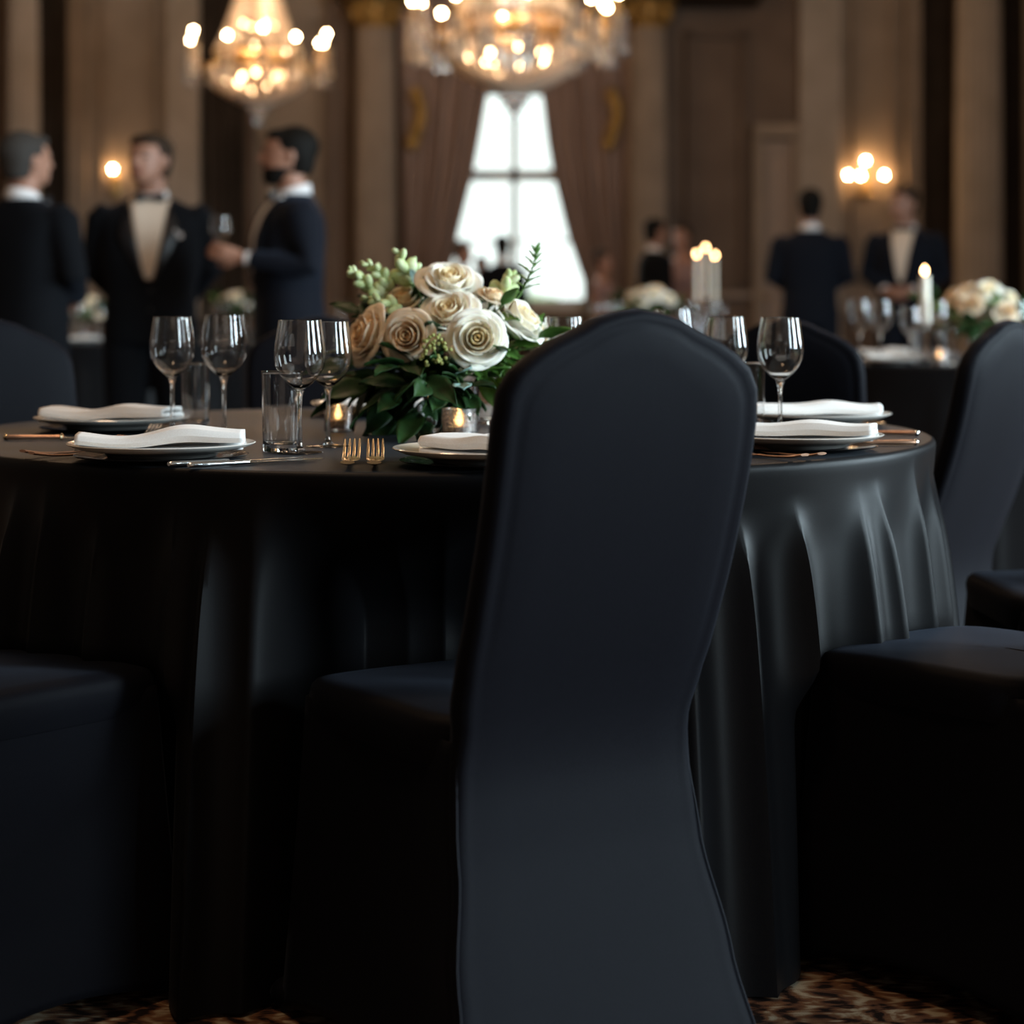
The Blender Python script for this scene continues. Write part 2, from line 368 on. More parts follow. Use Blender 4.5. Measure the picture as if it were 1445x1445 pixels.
cl = curtain('curtain', 'mauve brown full-length curtain on the left side of the bright window', (X(566), 0), (X(572), 0), .02, Z(-80), CURTM, 9, BW-.28,
        pinch=lambda z, a, b: (a, edge(z, -1)), grp=None)
cr_ = curtain('curtain', 'mauve brown full-length curtain on the right side of the bright window', (0, X(888)), (0, X(884)), .02, Z(-80), CURTM, 9, BW-.28,
        pinch=lambda z, a, b: (edge(z, 1), b))
for c, px in ((cl, 590), (cr_, 862)):       # fringed gold tassel trim of the swag ends
    g = MB()
    for k in range(5): g.sphere((X(px)+.05*sin(k)-c.location.x, -.12, Z(140+k*16)), .07, 8, 6, (1,.6,1.4))
    g.build('swag_tassel', GILT, c)
for a, b, lb in ((57,99,'dark sheet for the shaded recess far left, between the pale column and the sconce bay'), (286,349,'dark sheet for the shaded recess right of the left sconce bay, behind the bearded man'),
                 (1297,1341,'dark sheet for the shaded recess between the three-light sconce bay and the right pale column'), (1414,1439,'dark sheet for the shaded recess at the right edge beyond the pale column')):
    curtain('curtain', lb, (X(a), X(b)), (X(a), X(b)), .02, Z(-85), DARKM, 5, BW-.12, amp=.03)  # folded dark sheets stand in for shade in the wall recesses
# pelmet over the big window
trim(MB().box((X(727), BW-.3, Z(-95)), (X(900)-X(555), .5, .5)), DARKM)

# ------------------------------------------------------------------ chandeliers
def chandelier(label, loc, s, ztop, n_arm=14, crown=True):
    t = thing('chandelier', label, 'chandelier', loc)
    fr = MB()                                # gilt rings, hub and chain hang from the ceiling
    for r, z in ((.50,-.13), (.43,.02), (.20,.75), (.13,1.15)):
        fr.rings([[(s*(r+a)*cos(2*pi*j/40), s*(r+a)*sin(2*pi*j/40), s*(z+b)) for j in range(40)] for a, b in ((0,-.02),(.015,0),(0,.02),(-.015,0),(0,-.02))], False, False)
    fr.lathe([(.0,-.45),(.03,-.42),(.02,-.1),(.05,0),(.025,.1),(.02,1.2),(.05,1.3),(.0,1.34)], 12); 
    k0 = len(fr.v)-12*8
    fr.v[k0:] = [(x*s, y*s, z*s) for x, y, z in fr.v[k0:]]
    for j in range(8):
        a = j*pi/4; fr.tube([(0,0,s*.02),(s*.42*cos(a), s*.42*sin(a), s*.02)], s*.008, 6); fr.tube([(0,0,-s*.13),(s*.49*cos(a), s*.49*sin(a), -s*.13)], s*.008, 6)
    fr.build('frame', BRASS, t)
    MB().tube([(0,0,s*1.3),(0,0,ztop-loc[2])], .012, 6).build('chain', BRASS, t)
    MB().lathe([(0,-.02),(.12,-.02),(.16,.02),(.05,.06),(0,.06)], 20, (0,0,ztop-loc[2]-.06)).build('ceiling_rose', BRASS, t)
    for k in range(n_arm):
        a = 2*pi*(k+.35)/n_arm; rr = .66+.09*(k % 2); zz = .06*(k % 2)
        pts = [(s*q*cos(a), s*q*sin(a), s*z) for q, z in ((.45,-.1),(.55,-.16),(rr-.02,-.12),(rr,-.02+zz))]
        arm = MB().tube(pts, s*.010, 6).build('arm', BRASS, t)
        c = Vector((s*rr*cos(a), s*rr*sin(a), s*zz))
        cd = MB().lathe([(0,-.02),(.045,-.015),(.05,0),(.012,.005),(.012,.085),(0,.085)], 10, (0,0,0)); cd.v = [(c.x+x*s, c.y+y*s, c.z+z*s) for x, y, z in cd.v]
        cd.build('candle_holder', BRASS, arm)
        MB().sphere((c.x, c.y, c.z+s*.115), s*.021, 8, 6, (1,1,1.1)).build('bulb', BULB, arm)
        dp = MB()
        for q in range(5):
            aa = q*2*pi/5; L = 5 if q % 2 else 7
            for w in range(L): dp.sphere((c.x+s*.045*cos(aa), c.y+s*.045*sin(aa), c.z-s*(.04+.042*w)), s*.013*(1.0 if w < L-1 else 1.8), 6, 4, (1,1,1.5))
        dp.build('crystal_pendant', CRYS if k % 3 else CRYSC, arm)
    def strand(p0, p1, sag, nb, r, m=CRYS):
        p0, p1 = Vector(p0), Vector(p1); mb = MB()
        for q in range(nb):
            u = q/(nb-1); p = p0.lerp(p1, u); d = sag*sin(pi*u)
            rad_ = Vector((p.x, p.y, 0)); rad_ = rad_.normalized() if rad_.length > 1e-4 else Vector()
            p = p + rad_*d[0] + Vector((0,0,d[1])) if isinstance(d, tuple) else p + rad_*d
            mb.sphere((s*p.x, s*p.y, s*p.z), s*r, 6, 4, (1,1,1.25))
        mb.build('crystal_strand', m, t)
    n = 44
    l = bpy.data.lights.new('chandelier_and_fill_glow', 'POINT'); l.energy = 48*s; l.color = (1,.66,.40); l.shadow_soft_size = .1*s
    o = bpy.data.objects.new('chandelier_and_fill_glow', l); COL.objects.link(o); o.parent = t; o.location = (0,0,-.05*s)
    l = l.copy(); l.energy = 26*s; o = bpy.data.objects.new('chandelier_and_fill_glow', l); COL.objects.link(o); o.parent = t; o.location = (0,0,.5*s)
    for k in range(n):
        a = 2*pi*k/n; c_, s_ = cos(a), sin(a)
        strand((.43*c_,.43*s_,.02), (.16*c_,.16*s_,.98), -.055, 34, .0150)        # tent
        strand((.49*c_,.49*s_,-.14), (.10*c_,.10*s_,-.50), .13, 24, .0185)        # bowl
    for k in range(12):
        a = 2*pi*(k+.5)/12; strand((.48*cos(a),.48*sin(a),-.16), (.50*cos(a),.50*sin(a),-.30), 0, 5, .018, CRYSC)
    fin = MB()
    for k in range(12):
        a = 2*pi*k/12; fin.sphere((s*.085*cos(a), s*.085*sin(a), -s*.54), s*.022, 6, 4, (1,1,1.6)); fin.sphere((s*.045*cos(a), s*.045*sin(a), -s*.60), s*.02, 6, 4, (1,1,1.6))
    fin.sphere((0,0,-s*.67), s*.032, 8, 6, (1,1,1.4)); fin.build('finial', CRYSC, t)
    for k in range(11):                        # lamps inside the bowl and the tent
        a = 2*pi*k/11+.2; MB().sphere((s*(.22+.10*(k % 2))*cos(a), s*(.22+.10*(k % 2))*sin(a), -s*.20-.045*s*(k % 4)), s*.020, 8, 6).build('inner_bulb', BULB2, t)
    for k in range(4):
        a = 2*pi*k/4+.6; MB().sphere((s*.17*cos(a), s*.17*sin(a), s*.30), s*.018, 8, 6).build('inner_bulb', BULB2, t)
    for k in range(6):
        a = 2*pi*k/6+.5; MB().sphere((s*.24*cos(a), s*.24*sin(a), s*.86), s*.021, 8, 6).build('bulb', BULB, t)
    return t
c = at(726, 15.0); chandelier('large glowing crystal chandelier cut by the top edge, hanging before the bright window', (c.x, c.y, hz(31, 15.0)), 1.02, CZ, 16)
c = at(364, 17.5); chandelier('smaller crystal chandelier hanging left, above the bearded man', (c.x, c.y, hz(77, 17.5)), .84, CZ, 12)

# ------------------------------------------------------------------ wall sconces
def sconce(label, px, y, n):
    t = thing('wall_sconce', label, 'wall lamp', (X(px), BW-.03, Z(y)))
    MB().sphere((0,-.02,-.18), .09, 12, 8, (.7,.3,1.7)).build('back_plate', BRASS, t)
    offs = [(0,-.12,0)] if n == 1 else [(-.19,-.12,-.06),(.19,-.12,-.06),(-.07,-.2,-.07),(.0,-.08,.09)]
    for x, yy, z in offs:
        arm = MB().tube([(0,-.03,-.2),(x*.6,yy*.9,-.26+z*.2),(x,yy,-.17+z),(x,yy,-.10+z)], .009, 6).build('arm', BRASS, t)
        MB().lathe([(0,-.11),(.035,-.10),(.04,-.085),(.012,-.08),(.012,-.03),(0,-.03)], 12, (x,yy,z)).build('candle_holder', BRASS, arm)
        MB().sphere((x,yy,z), .019, 10, 8, (1,1,1.15)).build('bulb', SBULB, arm)
    return t
sconce('single-bulb wall sconce glowing left of the head of the tuxedoed man', 163, 240, 1)
sconce('brass wall sconce with a cluster of glowing lights above the two men on the right', 1219, 240, 4)

# ------------------------------------------------------------------ banquet chairs
def interp(tbl, x):
    for (a, b), (c, d) in zip(tbl, tbl[1:]):
        if x <= c:
            t = (x-a)/(c-a); t = t*t*(3-2*t)
            return b+(d-b)*t
    return tbl[-1][1]
WT = [(0,.230),(.15,.208),(.30,.186),(.40,.179),(.452,.176),(.50,.183),(.56,.187),(.68,.190),(.80,.192),(1.2,.192)]   # half-width of the back
                        # lean of the back
HT = .985
CROWN = [(0,0.0),(.004,.16),(.012,.32),(.025,.45),(.040,.64),(.055,.78),(.075,.91),(.10,.98),(.14,1.0)]
def lean(z):
    return sum(lean0(z+.022*k) for k in (-3,-2,-1,0,1,2,3))/7
def lean0(z):
    if z < .45: return -.196-.115*(min(.45,(.45-z))/.45)**1.4
    u = min(1, (z-.45)/.525)
    return -.196-.150*(1-max(0,1-u)**1.7)
def wid(z):
    d = HT-z
    k = 1.0 if d > .14 else 0
    if not k:
        for (a, b), (c, e) in zip(CROWN, CROWN[1:]):
            if d <= c: k = b+(e-b)*(d-a)/(c-a); break
    return interp(WT, z)*k
def chair_back():
    zs = [0.0+.45*i/22 for i in range(22)] + [.45+.385*i/24 for i in range(24)] + [HT-d for d in (.14,.12,.10,.088,.075,.065,.055,.047,.040,.032,.025,.018,.012,.008,.004,.0015)]
    right = [(wid(z), z) for z in zs]; left = [(-x, z) for x, z in reversed(right)]
    bot = []
    out = right + [(0, HT)] + left
    nb = 10
    for k in range(1, nb):
        x = -wid(0) + 2*wid(0)*k/nb; out.append((x, .035*sin(pi*k/nb)))
    mb = MB(); n = len(out)
    th = .046
    def th_z(z): return 1.0 if z > .5 else .45+.55*max(0,(z-.3)/.2) if z > .3 else .45
    loops = [(.30,-.50),(.60,-.50),(.80,-.50),(.84,-.46),(.87,-.405),(.90,-.40),(.94,-.43),(.972,-.37),(.992,-.24),(1,0),(.992,.27),(.96,.42),(.90,.5),(.6,.56),(.3,.58)]
    R = []
    for s, yy in loops:
        r = []
        for x, z in out:
            zc = .60 if z < .62 else .72
            zz = zc + (z-zc)*(1-(1-s)*(.62 if z > zc else .35)*1.0)
            if z > .2: zz = z - (z-.62)*(1-s)*(.40 if z > .62 else .1)
            else: zz = z + (1-s)*.02
            y0 = lean(zz); tz = th_z(zz)
            if .83 < s < .96 and yy < 0: g_ = max(0, min(1, (zz-.50)/.12)); yq = -.48+(yy+.48)*.75*g_
            else: yq = yy
            r.append((x*s, y0 + yq*th*tz, zz))
        R.append(r)
    mb.rings(R, False, False)
    # close both faces with a centre strip
    for idx in (0, len(R)-1):
        base = idx*n; c0 = len(mb.v)
        for (x, y, z) in [R[idx][i] for i in range(n)]: mb.v.append((0, y, z))
        for i in range(n):
            j = (i+1) % n; mb.f.append((base+i, base+j, c0+j, c0+i))
    return mb
def skirt():
    zt = .445; nz = 22; per = 26; mb = MB()
    rings = []
    for i in range(nz+1):
        v = i/nz; z = zt*(1-v)
        wr = interp(WT, z)-.002; yr = lean(z)+.004
        wf = .198+.022*v**1.3; yf = .190+.035*v
        pts = []
        def seg(p, q, n, nrm, sag, hem):
            for k in range(n):
                u = k/n; s = sin(pi*u)
                x = p[0]+(q[0]-p[0])*u - nrm[0]*sag*s; y = p[1]+(q[1]-p[1])*u - nrm[1]*sag*s
                zz = z + hem*s**.8*v**5
                pts.append((x, y, zz))
        sag = .022*sin(pi*min(1, v*1.05))
        seg((-wr,yr), (-wf,yf-.02), per, (-1,0), sag, .045)
        seg((-wf,yf-.02), (-wf+.02,yf), 3, (0,0), 0, 0)
        seg((-wf+.02,yf), (wf-.02,yf), per, (0,1), sag, .045)
        seg((wf-.02,yf), (wf,yf-.02), 3, (0,0), 0, 0)
        seg((wf,yf-.02), (wr,yr), per, (1,0), sag, .045)
        pts.append((wr, yr, z)); rings.append(pts)
    mb.rings(rings, False, False, closed=False)
    return mb
def seat():
    mb = MB(); R = []
    def sup(a, b0, b1, z, n=64, e=7):
        r = []
        for j in range(n):
            t = 2*pi*j/n; c, s = cos(t), sin(t)
            k = (abs(c)**e+abs(s)**e)**(-1/e); x, y = c*k, s*k
            hw = a*(1-.07*(1-y)/2); r.append((x*hw, (b0+b1)/2+y*(b1-b0)/2, z+.006*(1-(x*x+y*y)/2)))
        return r
    b0, b1 = -.195, .200
    for a, e, z in ((.196,0,.405),(.202,.004,.425),(.205,.006,.445),(.203,.003,.458),(.196,-.004,.466),(.17,-.03,.470),(.10,-.10,.472),(.01,-.19,.473)):
        R.append(sup(a, b0-e*.5, b1+e, z))
    mb.rings(R, True, True); return mb
CH0 = thing('banquet_chair', 'black spandex-covered banquet chair in the foreground, its back to the viewer', 'chair')
chair_back().build('backrest', CHAIRM, CH0)
seat().build('seat', CHAIRM, CH0)
SK = skirt().build('skirt', CHAIRM, CH0, solid=.003)
for sx in (-1, 1):
    pts = [(sx*(interp(WT, z)-.0035), lean(z)-.0095, z) for z in [.445*k/18+.01 for k in range(19)]]
    MB().tube(pts, .0013, 5).build('seam', SEAMM, SK)
    for y, w in ((-.272,.222),(.215,.207)):
        MB().sphere((sx*w, y, .022), .024, 12, 8, (1,1,.9)).build('foot_pocket', CHAIRM, SK)
    # metal legs hidden in the cover end in these pockets
def face(dx, dy): return math.atan2(-dx, dy)        # chair faces +Y at rotation 0
def put_chair(cx, cy, dx, dy, label, zs=1.0, s=1.0, group=None):
    return copy_tree(CH0, (cx, cy, 0), face(dx, dy), label, group, (s, s, zs))
CH0.location = (-.028, 2.86, 0); CH0.rotation_euler = (0, 0, rad(31)); CH0.scale = (1.0, 1.0, 1.0)
put_chair(-.770, 2.975, .62, .78, 'black covered banquet chair at the left edge, only its seat and skirt in the frame')
put_chair(.715, 3.13, -.645, .76, 'black covered chair right of the foreground one, only its seat and skirt in view')
put_chair(1.08, 3.87, -1, -.05, 'black covered chair seat between the tablecloth and the right edge, behind the nearer right seat')
put_chair(.79, 4.66, -.77, .64, 'tall black covered chair back at the right edge, before the taper candle table', .965)
put_chair(.775, 5.35, .35, .94, 'black covered chair back just right of the wine glasses, left of the far table', .96)
put_chair(-.44, 4.98, .12, -1, 'dark navy-looking covered chair across the table behind the left wine glasses', .965)
put_chair(-.97, 4.35, .55, -.83, 'black covered chair across the table at the left edge, its curved back facing the light', .965)

# ------------------------------------------------------------------ main table and cloth
TC = Vector((-.130, 3.78)); TR = .880; TZ = .755
random.seed(11)
def cloth(R, top, nfold, dents=(), seed=3, flare=.045, amp=.036, n=480):
    rg = random.Random(seed)
    folds = []
    for k in range(nfold):
        folds.append((2*pi*(k+rg.uniform(-.3,.3))/nfold, rg.uniform(.020,.042), rg.uniform(.35,1.3), rg.uniform(0,.35)))
    def fold(th, s):
        v = 0
        for t, w, a, st in folds:
            d = (th-t+pi) % (2*pi) - pi
            k = max(0, (s-st*.35)); k = k/(k+.10) if k > 0 else 0
            w2 = w*(.75+.5*s); v += a*k*math.exp(-(abs(d)/w2)**1.2)
        return v
    mb = MB(); rings = []
    prof = [0,.004,.010,.018,.03,.045,.06,.08,.10]+[.10+.90*i/30 for i in range(1,31)]
    for r, z in ((.05,0),(.4,0),(.8,0),(.96,0),(.985,-.0006),):
        rings.append([(R*r*cos(2*pi*j/n), R*r*sin(2*pi*j/n), top+z) for j in range(n)])
    for q, s in enumerate(prof):
        ring = []
        for j in range(n):
            th = 2*pi*j/n; z = top*(1-s)
            edge_ = .010*(1-max(0, 1-s/.018)**2)**.5 if s < .018 else .010
            r = R-.010+edge_ + flare*s + amp*(fold(th, s)-.35)*min(1, s*6)
            for ang, half, rin, ztop in dents:
                d = abs((th-ang+pi) % (2*pi)-pi)
                w = 1-max(0, min(1, (d-half)/.11)); w = w*w*(3-2*w)
                hh = max(0, min(1, (ztop-z)/(.25 if ztop > .6 else .10))); hh = hh*hh*(3-2*hh)
                r2 = min(r, rin+.25*(r-R)); r = r+(r2-r)*w*hh
            ring.append((r*cos(th), r*sin(th), max(z, .006)-.004*(s < .001)*0))
        rings.append(ring)
    mb.rings(rings, True, False); return mb
def dent(cx, cy, half, rin, zt=.60): return (math.atan2(cy-TC.y, cx-TC.x) % (2*pi), half, rin, zt)
DENTS = [dent(-.07, 2.97, .24, .57, .75), dent(-.68, 3.08, .20, .81, .48), dent(.60, 3.24, .22, .84, .47), dent(-.88, 4.22, .22, .79)]
tb = thing('banquet_table', 'round banquet table hidden under the near black cloth', 'table', (TC.x, TC.y, 0))
MB().lathe([(0,-.03),(TR-.03,-.03),(TR-.015,-.02),(TR-.015,-.008),(0,-.008)], 64, (0,0,TZ)).build('tabletop', DOORM, tb)
MB().lathe([(0,.0),(.30,.0),(.30,.03),(.05,.06),(.05,.70),(.12,.725),(0,.725)], 24).build('pedestal', BRASS, tb)
o = cloth(TR, TZ, 50, DENTS, 5, amp=.055, n=1100).build('tablecloth', CLOTHM); o.location = (TC.x, TC.y, 0)
tag(o, 'black satin tablecloth hanging in folds to the floor over the near round table', 'tablecloth')

# ------------------------------------------------------------------ tableware
T = TZ+.0008
def lathe_obj(prof, m, name, parent, n=40):
    q = [prof[0]]
    for a, b in zip(prof, prof[1:]):                       # support rings keep the long walls from shading round their ends
        if math.dist(a, b) > .02:
            for u in (.03,.15,.5,.85,.97): q.append((a[0]+(b[0]-a[0])*u, a[1]+(b[1]-a[1])*u))
        q.append(b)
    prof = q
    return MB().lathe(prof, n).build(name, m, parent)
def wine_proto():
    t = thing('wine_glass', '-', 'glass')
    out = [(.004,.098),(.010,.101),(.020,.109),(.031,.121),(.0385,.135),(.0405,.148),(.0395,.165),(.0365,.185),(.0335,.207)]
    inn = [(r-.0011, z) for r, z in reversed(out[1:])]
    inn = [(r, z if z > .104 else .1035) for r, z in inn]
    lathe_obj([(.0001,.0975)]+out+[(out[-1][0]-.0005,.2076)]+inn+[(.0001,.1025)], GLASS, 'bowl', t, 48)
    lathe_obj([(.0001,.0036),(.010,.0038),(.0055,.008),(.0040,.016),(.0034,.04),(.0034,.07),(.0042,.088),(.0075,.0968),(.0001,.0972)], GLASS, 'stem', t, 24)
    lathe_obj([(.0001,0),(.035,0),(.0362,.0008),(.035,.0016),(.018,.0024),(.008,.0034),(.0001,.0035)], GLASS, 'foot', t, 48)
    return t
WG = wine_proto()
def wine(px, d, label, z=T, s=1.0, group=None, first=[True]):
    p = at(px, d, z)
    if first[0]:
        first[0] = False; WG.location = p; WG.scale = (s,)*3; WG['label'] = label; return WG
    return copy_tree(WG, p, rnd(0,6), label, group, s)
wine(243, 3.74, 'wine glass on the left, leftmost of all in the near table')
wine(316, 3.70, 'wine glass second from the left, just right of the leftmost one', s=1.02)
wine(423, 3.26, 'wine glass beside the knives and before the short tumbler, nearest of the left group')
wine(463, 3.40, 'wine glass left of the flowers, partly behind the nearest one', s=.98)
wine(796, 3.75, 'wine glass right of the flowers, its bowl just above the chair back slope')
wine(949, 4.00, 'wine glass whose rim peeks above the top of the foreground chair', s=1.06)
wine(1024, 3.75, 'wine glass touching the right shoulder of the foreground chair')
wine(1101, 3.62, 'wine glass furthest right, fully clear of the foreground chair')
def tumbler_proto():
    t = thing('water_glass', '-', 'glass')
    lathe_obj([(.0001,0),(.0285,0),(.030,.002),(.0325,.126),(.0319,.1268),(.0312,.126),(.0285,.016),(.026,.012),(.0001,.011)], GLASS, 'tumbler', t, 40)
    return t
TG = tumbler_proto()
p = at(398, 3.29, T); TG.location = p; TG['label'] = 'straight clear tumbler beside the nearest left wine glass'
copy_tree(TG, at(276, 3.90, T), 0, 'straight clear tumbler between the two leftmost wine glasses', scale=(.85,.85,.95))
copy_tree(TG, at(1064, 3.70, T), 0, 'clear tumbler against the right edge of the foreground chair', scale=(.6,.6,1.0))
copy_tree(TG, at(690, 4.0, T), 0, 'clear tumbler behind the votive beside the flowers', scale=(.8,.8,.7))

def plate_proto():
    t = thing('dinner_plate', '-', 'plate')
    lathe_obj([(.0001,.002),(.075,.002),(.078,0),(.082,.001),(.09,.006),(.125,.013),(.139,.019),(.1405,.0205),(.139,.0215),(.122,.0165),(.092,.0105),(.085,.0075),(.0001,.0070)], WHITEC, 'plate', t, 72)
    return t
def charger_proto():
    t = thing('charger_plate', '-', 'plate')
    lathe_obj([(.0001,0),(.095,0),(.10,.001),(.128,.0062),(.130,.0078),(.128,.0085),(.10,.0045),(.0001,.0040)], BLACKC, 'charger', t, 72)
    return t
PL, CG = plate_proto(), charger_proto()
def nap_mesh(L, Wd, seed, roll=True):
    rg = random.Random(seed); mb = MB()
    sec = []                                 # folded section: three layers with soft rolled edges
    w = Wd/2; t = .0080
    path = [(-w,0),(w*.5,0),(w*.93,0),(w,t*.5),(w*.93,t),(0,t*1.08),(-w*.9,t),(-w*.98,t*1.5),(-w*.9,t*2.05),(0,t*2.25),(w*.75,t*2.0),(w*.86,t*1.5)]
    ph = rg.uniform(0,3)
    def fn(u, v):
        k = v*(len(path)-1); i = min(int(k), len(path)-2); f = k-i
        y = path[i][0]+(path[i+1][0]-path[i][0])*f; z = path[i][1]+(path[i+1][1]-path[i][1])*f
        x = (u-.5)*L; sw = 1-.12*abs(2*u-1)**3+.10*sin(u*4+ph)
        e = (2*u-1)
        return (x + .010*y/w*sin(ph), y*sw + .010*sin(u*3.1+ph), .003+z*(1+.75*math.exp(-((u-.62)/.22)**2)) + .004*sin(u*6+ph)*v + .004*e*e)
    mb.grid(fn, 40, 45); return mb
def setting(px, d, rz, lab, which, nap=True, roll=0, L=.225, Wd=.085, seed=1):
    p = at(px, d, T)
    if which == 0:
        CG.location = p; CG['label'] = 'black charger plate '+lab; PL.location = p+Vector((0,0,.0046)); PL['label'] = 'white dinner plate '+lab
    else:
        copy_tree(CG, p, 0, 'black charger plate '+lab); copy_tree(PL, p+Vector((0,0,.0046)), 0, 'white dinner plate '+lab)
    n_ = nap_mesh(L, Wd, seed).build('napkin', NAPM, None, True, solid=.0065)
    n_.location = p+Vector((0,0,.0132)); n_.rotation_euler = (0,0,rz)
    tag(n_, 'folded white linen napkin on the plate '+lab, 'napkin')
    return p
P_A = setting(228, 3.13, rad(8), 'nearest on the left, beside the silver knives', 0, seed=2, L=.245, Wd=.10)
P_B = setting(158, 3.80, rad(-4), 'far left, behind the nearest left setting', 1, seed=5, L=.23, Wd=.10)
P_C = setting(690, 3.03, rad(-28), 'in the middle, cut by the foreground chair', 1, seed=8, L=.17, Wd=.11)
P_D = setting(1122, 3.33, rad(-6), 'nearest on the right, beside the foreground chair', 1, seed=13, L=.25, Wd=.09)
P_E = setting(1152, 3.93, rad(5), 'far right, behind the nearest right setting', 1, seed=21, L=.24, Wd=.10)
P_F = setting(535, 4.32, rad(10), 'across the table, behind the flowers', 1, seed=30, L=.22, Wd=.10)
# a rolled napkin end folded over on the right setting
# ---- cutlery, modelled along +Y from tail (0) to tip
def fork_proto(m, L=.19, flare=True, name='dessert_fork'):
    t = thing(name, '-', 'fork')
    h = MB(); n = 12
    rows = [(0,.0088,.0022,.010),(.006,.0092,.0024,.009),(.018,.0070,.0022,.007),(.035,.0045,.0020,.005),(.06,.0032,.0019,.0035),(.085,.0026,.0019,.003),(.105,.0032,.0018,.0035)]
    k = L/.19
    R = [[(w*cos(2*pi*j/n), y*k, z+th*sin(2*pi*j/n)) for j in range(n)] for y, w, th, z in rows]
    h.rings(R); h.build('handle', m, t)
    hd = MB()
    def hz_(y): u = (y-.105)/.085; return .0035 - .002*sin(pi*u*.9) + .022*u*u*1.0
    R = [[(w*cos(2*pi*j/n), y*k, hz_(y)+.0011*sin(2*pi*j/n)) for j in range(n)] for y, w in ((.103,.0032),(.112,.0075),(.122,.0108),(.134,.0115),(.140,.0116))]
    hd.rings(R)
    for q in range(4):
        xx = -.0093+.0062*q
        hd.tube([(xx, y*k, hz_(y)) for y in (.136,.15,.165,.180,.19)], [(.0019,.0011)]*3+[(.0016,.001),(.0008,.0006)], 6, up=(0,0,1))
    hd.build('tines', m, t)
    return t
def knife_proto(mh, mbld, L=.225, name='table_knife', cap=None):
    t = thing(name, '-', 'knife')
    h = MB().tube([(0,y,.0045) for y in (0,.004,.03,.06,.092,.098)], [(.0045,.003),(.0065,.0042),(.0060,.0042),(.0052,.0038),(.0048,.0036),(.0042,.003)], 12, up=(0,0,1)); hh_ = h.build('handle', mh, t)
    b = MB().tube([(0,y,.0035) for y in (.096,.11,.15,.19,.215,.225)], [(.004,.002),(.0065,.0010),(.0095,.0009),(.0098,.0008),(.0065,.0008),(.001,.0006)], 10, up=(0,0,1)); b.build('blade', mbld, t)
    if cap:
        MB().sphere((0,.001,.0045), .0056, 10, 8).build('end_cap', cap, hh_)
        MB().lathe([(.0052,-.002),(.0066,0),(.0052,.002)], 12).xf(Matrix.Translation((0,.094,.0045)) @ Matrix.Rotation(pi/2,4,'X')).build('collar', cap, hh_)
    return t
def lay(proto, tail, tip, label, z=T, first=False, s=1.0, tilt=0):
    a = at(*tail, z+.0002); b = at(*tip, z); d = b-a
    rot = (tilt, 0, math.atan2(-d.x, d.y))
    if first: proto.location = a; proto.rotation_euler = rot; proto['label'] = label; proto.scale = (s,)*3; return proto
    return copy_tree(proto, a, None, label, None, s, None, rot)
FG = fork_proto(GOLD, name='dinner_fork')
lay(FG, (490, 2.925), (497, 3.14), 'gold fork left of the pair at the table edge, tines pointing away', first=True, s=1.18)
lay(FG, (528, 2.925), (530, 3.14), 'gold fork right of the pair at the table edge, nearer the middle plate', s=1.18)
FC = fork_proto(COPPER, name='dinner_fork')
lay(FC, (32, 3.16), (140, 3.27), 'copper-toned fork sticking out from under the nearest left plate', first=True)
lay(FC, (44, 3.12), (150, 3.22), 'second copper-toned fork beside it, before the nearest left plate')
lay(FC, (1160, 3.11), (1075, 3.24), 'copper fork with a silver tip in front of the right plate, the longer one')
lay(FC, (1136, 3.085), (1050, 3.20), 'copper fork in front of the right plate, nearest the table edge')
FS = fork_proto(SILVER, name='dessert_fork', L=.16)
lay(FS, (168, 3.42), (212, 3.55), 'small silver fork between the two left plates', first=True)
lay(FS, (1180, 3.56), (1150, 3.70), 'small silver fork between the two right plates')
KS = knife_proto(SILVER, SILVER)
lay(KS, (238, 2.985), (395, 3.10), 'silver knife before the nearest left plate, the left of the pair', first=True)
lay(KS, (266, 2.965), (425, 3.08), 'silver knife before the nearest left plate, the right of the pair')
KC = knife_proto(COPPER, SILVER, cap=GOLD)
lay(KC, (8, 3.55), (200, 3.56), 'copper-handled knife at the left edge, in front of the far left plate', first=True)
KC2 = knife_proto(COPPER, SILVER, name='table_knife', cap=SILVER)
lay(KC2, (1293, 3.43), (1150, 3.42), 'copper-handled knife with a silver end by the nearest right plate', first=True)
lay(KC2, (1294, 3.66), (1150, 3.72), 'copper-handled knife behind it, nearer the far right plate')

def votive(px, d, label, s=1.0, z=T, flame=FLAME, fs=1.7):
    t = thing('votive_holder', label, 'candle holder', at(px, d, z)); t.scale = (s,)*3
    lathe_obj([(.0001,0),(.027,0),(.029,.003),(.0305,.055),(.0295,.0555),(.0285,.055),(.0268,.006),(.0001,.005)], MERC, 'glass_cup', t, 40)
    c = thing('votive_candle', label.replace('votive holder', 'lit tea light inside the votive holder') if 'votive holder' in label else label, 'candle', at(px, d, z+.0065*s)); c.scale = (s,)*3
    lathe_obj([(.0001,0),(.0185,0),(.0185,.016),(.017,.018),(.0001,.0165)], WAX, 'wax', c, 24)
    MB().tube([(0,0,.016),(0,0,.022)], .0007, 5).build('wick', LEATH, c)
    MB().lathe([(.0001,.019),(.0032*fs,.023),(.0042*fs,.028),(.0028*fs,.036),(.0001,.050)], 10).build('flame', flame, c)
    return t
votive(648, 3.52, 'mercury glass votive holder below the largest rose, beside the chair')
votive(477, 3.78, 'amber votive holder seen behind the left wine glass stems', .85)

